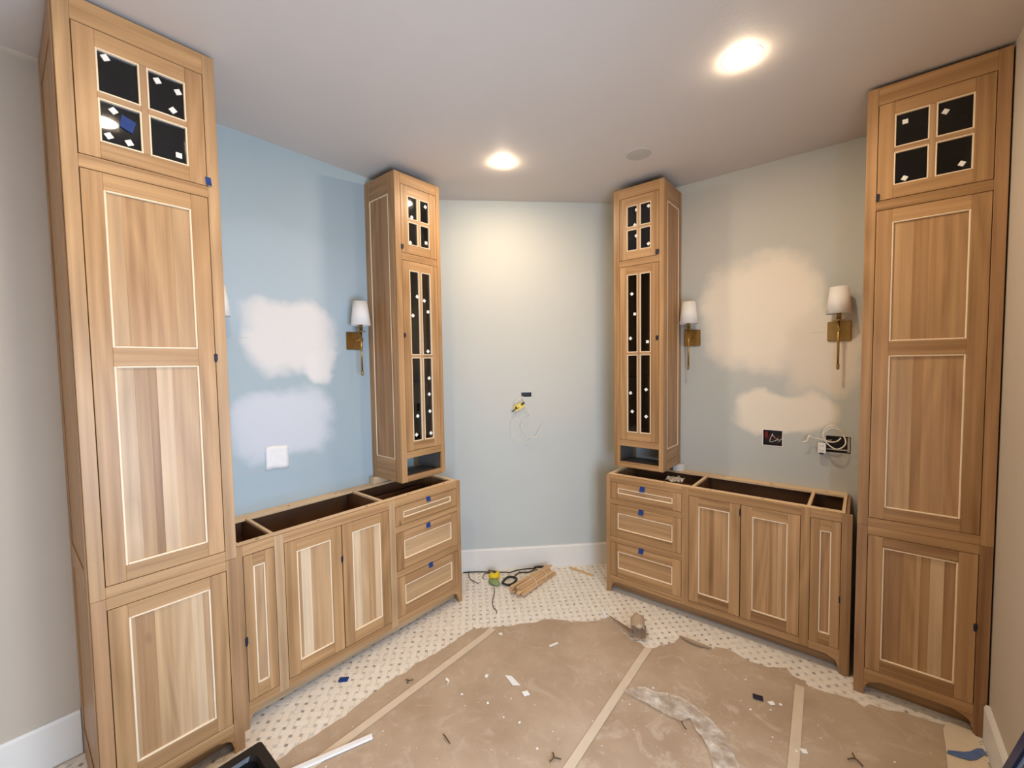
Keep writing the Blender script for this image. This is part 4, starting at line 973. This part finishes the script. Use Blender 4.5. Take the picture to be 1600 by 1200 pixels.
chip([(1.105,2.110),(1.118,2.118),(1.128,2.100),(1.114,2.094)],0.0056,M_STICK,'foam_scrap','small white chip left of the diamond paper scrap','scrap',0.004)
chip([(0.925,2.420),(0.940,2.436),(0.955,2.424),(0.938,2.412)],0.0056,M_STICK,'foam_scrap','small white chip near the far end of the left seam tape','scrap',0.004)
chip([(2.325,2.842),(2.345,2.865),(2.358,2.846),(2.342,2.832)],0.0056,M_STICK,'foam_scrap','small white chip beside the dark tape square','scrap',0.004)
chip([(2.478,2.640),(2.500,2.650),(2.508,2.632),(2.490,2.622)],0.0056,M_STICK,'foam_scrap','small white chip on the rightmost seam tape','scrap',0.004)
random.seed(11)
for k in range(22):
    x=random.uniform(1.75,2.9); y=random.uniform(2.35,3.05)
    if k>14: x,y=random.uniform(0.95,1.7),random.uniform(1.5,2.1)
    s=random.uniform(0.003,0.007); a=random.uniform(0,3)
    pts=[(x+s*random.uniform(.6,1.3)*math.cos(a+q*PI/2.5),y+s*random.uniform(.6,1.3)*math.sin(a+q*PI/2.5)) for q in range(5)]
    o=MB().prism(pts,2,0.0056,0.0082).build('plaster_crumb',M_STICK); tag(o,'tiny white plaster crumb on the floor paper','crumb','plaster crumbs on the floor paper')
def twig(pts,r,lab,name='shaving'):
    tag(MB().tube(curve_pts(pts,5),r,n=6).build(name,plain('dark_shaving',(0.09,0.065,0.035)) if name not in bpy.data.materials else None),lab,'shaving')
DS=plain('dark_shaving',(0.09,0.065,0.035))
for segs,lab in (([[(1.213,1.713,0.012),(1.235,1.707,0.016),(1.272,1.700,0.012)]],'dark curled shaving on the near floor paper'),
                 ([[(0.800,1.812,0.012),(0.818,1.818,0.013),(0.835,1.832,0.016)],[(0.818,1.818,0.013),(0.825,1.800,0.012)]],'dark forked shaving beside the left seam tape'),
                 ([[(1.655,1.950,0.012),(1.671,1.931,0.014),(1.668,1.905,0.012)],[(1.671,1.931,0.014),(1.700,1.945,0.013)]],'dark forked shaving left of the middle seam tape'),
                 ([[(2.640,2.700,0.012),(2.665,2.720,0.014),(2.690,2.700,0.012)],[(2.665,2.720,0.014),(2.655,2.748,0.012)]],'three pronged dark shaving near the right tall cabinet'),
                 ([[(2.040,2.440,0.028),(2.052,2.425,0.026),(2.070,2.415,0.024)]],'short dark sliver beside the plastic film')):
    m=MB()
    for s in segs: m.tube(curve_pts(s,5),0.0028,n=6)
    tag(m.build('wood_shaving',DS),lab,'shaving')
# bundle of shims
random.seed(5)
A=Vector((0.735,2.830,0)); Bv=Vector((0.735,3.270,0)); ctr=(A+Bv)/2
bn=empty('shim_bundle',(ctr.x,ctr.y,0.0),PI/2-0.02,'bundle of thin wooden shims tied with string on the mosaic floor','wood bundle')
rows=[(-0.038,0),(-0.013,0),(0.013,0),(0.038,0),(-0.046,1),(-0.018,1),(0.010,1),(0.040,1),(-0.036,2),(-0.010,2),(0.018,2),(0.042,2),(-0.024,3),(0.002,3),(0.028,3),(-0.012,4),(0.014,4)]
for cy,lv in rows:
    Ln=random.uniform(0.37,0.45); off=random.uniform(-0.03,0.03); z=0.001+lv*0.0145
    m=MB().board((-Ln/2+off,-0.011,0),(Ln/2+off,0.011,0.0125),grain=0,tone=T(.5))
    o=m.build('shim',wood_mat('pine_wood',light=(0.80,0.55,0.30),dark=(0.48,0.27,0.12),rough=0.6) if 'pine_wood' not in bpy.data.materials else bpy.data.materials['pine_wood'],bn)
    o.location=(0,cy,z); o.rotation_euler=(random.uniform(-.25,.25),0,-cy*0.9+random.uniform(-0.05,0.05))
for xx,rr in ((-0.055,1.0),(0.085,0.92)):
    loop=[]
    for k in range(24):
        a=k/24*2*PI; loop.append((xx+0.004*math.sin(a),0.064*rr*math.copysign(abs(math.cos(a))**0.75,math.cos(a)),0.041+0.0385*math.copysign(abs(math.sin(a))**0.8,math.sin(a))))
    MB().tube(loop,0.0020,n=6,closed=True).build('string',M_STRING,bn,label='pale string tied around the shims')
# tool case with cord
root=empty('tool_pouch',(0.475,2.86,0),0,'small yellow and green pouch on the mosaic tangled in a black cord','tool pouch')
m=MB(); 
def blob(cx,cy,cz,rx,ry,rz,mat,name,seed,n=14,mseg=8,par=None,lab=None):
    b=MB()
    def P(i,j):
        a=2*PI*i/n; t=PI*j/mseg; d=Vector((math.cos(a)*math.sin(t),math.sin(a)*math.sin(t),math.cos(t)))
        k=1+0.28*noise.noise(d*2.2+Vector((seed,0,0)))+0.12*noise.noise(d*6+Vector((seed,0,0)))
        return (cx+rx*d.x*k,cy+ry*d.y*k,max(0.001,cz+rz*d.z*k))
    for i in range(n):
        for j in range(mseg): b.quad([P(i,j),P(i+1,j),P(i+1,j+1),P(i,j+1)],smooth=True)
    return b.build(name,mat,par,label=lab)
blob(-0.030,0.055,0.030,0.045,0.050,0.028,M_YEL,'yellow_shell',3,par=root,lab='bright yellow plastic shell')
blob(0.025,-0.005,0.016,0.056,0.034,0.018,M_GRN,'cloth_pouch',8,par=root,lab='crumpled green cloth')
rotb=MB().board((-0.045,0.040,0.046),(-0.015,0.070,0.060)); rotb.build('label_block',M_DKGREY,root,label='dark printed block')
cord=empty('power_cord',(0.475,2.90,0),0,'black cord looping over the mosaic behind the wood bundle','cord')
def CP(l): return [(x-0.475,y-2.90,z) for x,y,z in l]
MB().tube(CP(curve_pts([(0.183,2.828,0.005),(0.26,2.90,0.006),(0.334,2.955,0.006),(0.403,3.00,0.008),(0.470,3.04,0.012),(0.489,3.047,0.012),(0.506,3.120,0.008),(0.56,3.195,0.008),(0.614,3.252,0.006)],10)),0.0042,n=8).build('cord_run',M_CABLE,cord)
MB().tube(CP(curve_pts([(0.403,3.01,0.012),(0.333,2.985,0.006),(0.235,2.955,0.006),(0.205,2.88,0.006),(0.253,2.824,0.006),(0.316,2.784,0.006),(0.400,2.778,0.006)],10)),0.0026,n=6).build('cord_run',M_CABLE,cord)
MB().tube(CP(curve_pts([(0.42,3.0,0.010),(0.34,2.93,0.006),(0.36,2.87,0.006),(0.385,2.86,0.006)],10)),0.0026,n=6).build('cord_run',M_CABLE,cord)
loop=[(0.572+0.045*math.cos(a),2.950+0.068*math.sin(a),0.012+0.004*math.sin(3*a)) for a in [k/28*2*PI*1.9 for k in range(56)]]
MB().tube(CP(loop),0.0080,n=8).build('cord_coil',M_CABLE,cord,label='thick black coil of the cord')
MB().tube(CP(curve_pts([(0.56,3.02,0.010),(0.545,3.10,0.007),(0.60,3.16,0.007),(0.62,3.235,0.012),(0.614,3.25,0.014)],10)),0.0048,n=8).build('cord_run',M_CABLE,cord)
MB().tube(CP(curve_pts([(0.600,3.235,0.014),(0.630,3.275,0.014),(0.655,3.290,0.012)],6)),0.010,n=8).build('plug',M_CABLE,cord)
MB().tube(CP(curve_pts([(0.545,2.805,0.010),(0.60,2.74,0.005),(0.655,2.66,0.005),(0.707,2.613,0.005),(0.745,2.60,0.005),(0.772,2.574,0.005)],10)),0.0026,n=6).build('cord_run',M_CABLE,cord)

# black bin at the lower left, open top
root=empty('black_tray',(0.93,0.94,0.0085),0,'black plastic tray, its far corner showing at the bottom left','tray')
def rrect(x0,x1,y0,y1,r,n=5):
    out=[]
    for cx,cy,a0 in ((x1-r,y1-r,0),(x0+r,y1-r,PI/2),(x0+r,y0+r,PI),(x1-r,y0+r,3*PI/2)):
        for k in range(n+1): a=a0+k/n*PI/2; out.append((cx+r*math.cos(a),cy+r*math.sin(a)))
    return out
m=MB(); Hh=0.141
rings=[(rrect(-0.150,0.165,-0.26,0.160,0.020),0.0),(rrect(-0.168,0.180,-0.28,0.176,0.016),Hh-0.012),(rrect(-0.170,0.182,-0.282,0.178,0.014),Hh),(rrect(-0.128,0.150,-0.24,0.142,0.030),Hh+0.001),(rrect(-0.120,0.142,-0.232,0.134,0.030),Hh-0.012),(rrect(-0.11,0.13,-0.22,0.12,0.03),0.012)]
for (a,za),(b,zb) in zip(rings,rings[1:]):
    n=len(a)
    for i in range(n): m.quad([(*a[i],za),(*a[(i+1)%n],za),(*b[(i+1)%n],zb),(*b[i],zb)])
m.quad([(*p,0.012) for p in rings[-1][0]]); m.quad([(*p,0.0) for p in rings[0][0]][::-1])
m.build('tray_body',M_BLACK,root)
MB().board((-0.06,0.135,0.06),(0.06,0.1415,0.10)).build('grip',M_BLACK,root)
# blue level leaning on the end wall near the camera
lv=empty('spirit_level',(3.055,2.655,0.0090),0,'dark blue metal level leaning on the right end wall, bottom right corner','level')
a=Vector((0,0,0)); top=Vector((0.028,-0.62,0.92))
d=top.normalized(); Ln=1.15
side=Vector((0,d.z,-d.y)).normalized()   # across, in the leaning plane
wv=side*0.080; tx=Vector((0.024,0,0)) 
def slab(o0,o1,x0,x1,mat,name,t0=0.0,t1=1.0,lab=None):
    m=MB(); P=[]
    for t in (t0*Ln,t1*Ln):
        for s in (o0,o1):
            for x in (x0,x1): P.append(d*t+side*s+Vector((x,0,0))+Vector((0,0,0.0)))
    f=[(0,1,3,2),(4,6,7,5),(0,4,5,1),(2,3,7,6),(0,2,6,4),(1,5,7,3)]
    for q in f: m.quad([P[i] for i in q])
    return m.build(name,mat,lv,label=lab)
slab(0.0,0.034,-0.024,0.0,M_NAVY,'flange'); slab(0.066,0.100,-0.024,0.0,M_NAVY,'flange'); slab(0.034,0.066,-0.016,-0.006,M_LBLUE,'web',lab='paler blue face')
for t0,t1 in ((0.04,0.09),(0.82,0.88)): slab(0.038,0.062,-0.019,-0.0155,M_YEL,'vial',t0,t1,lab='yellow vial')
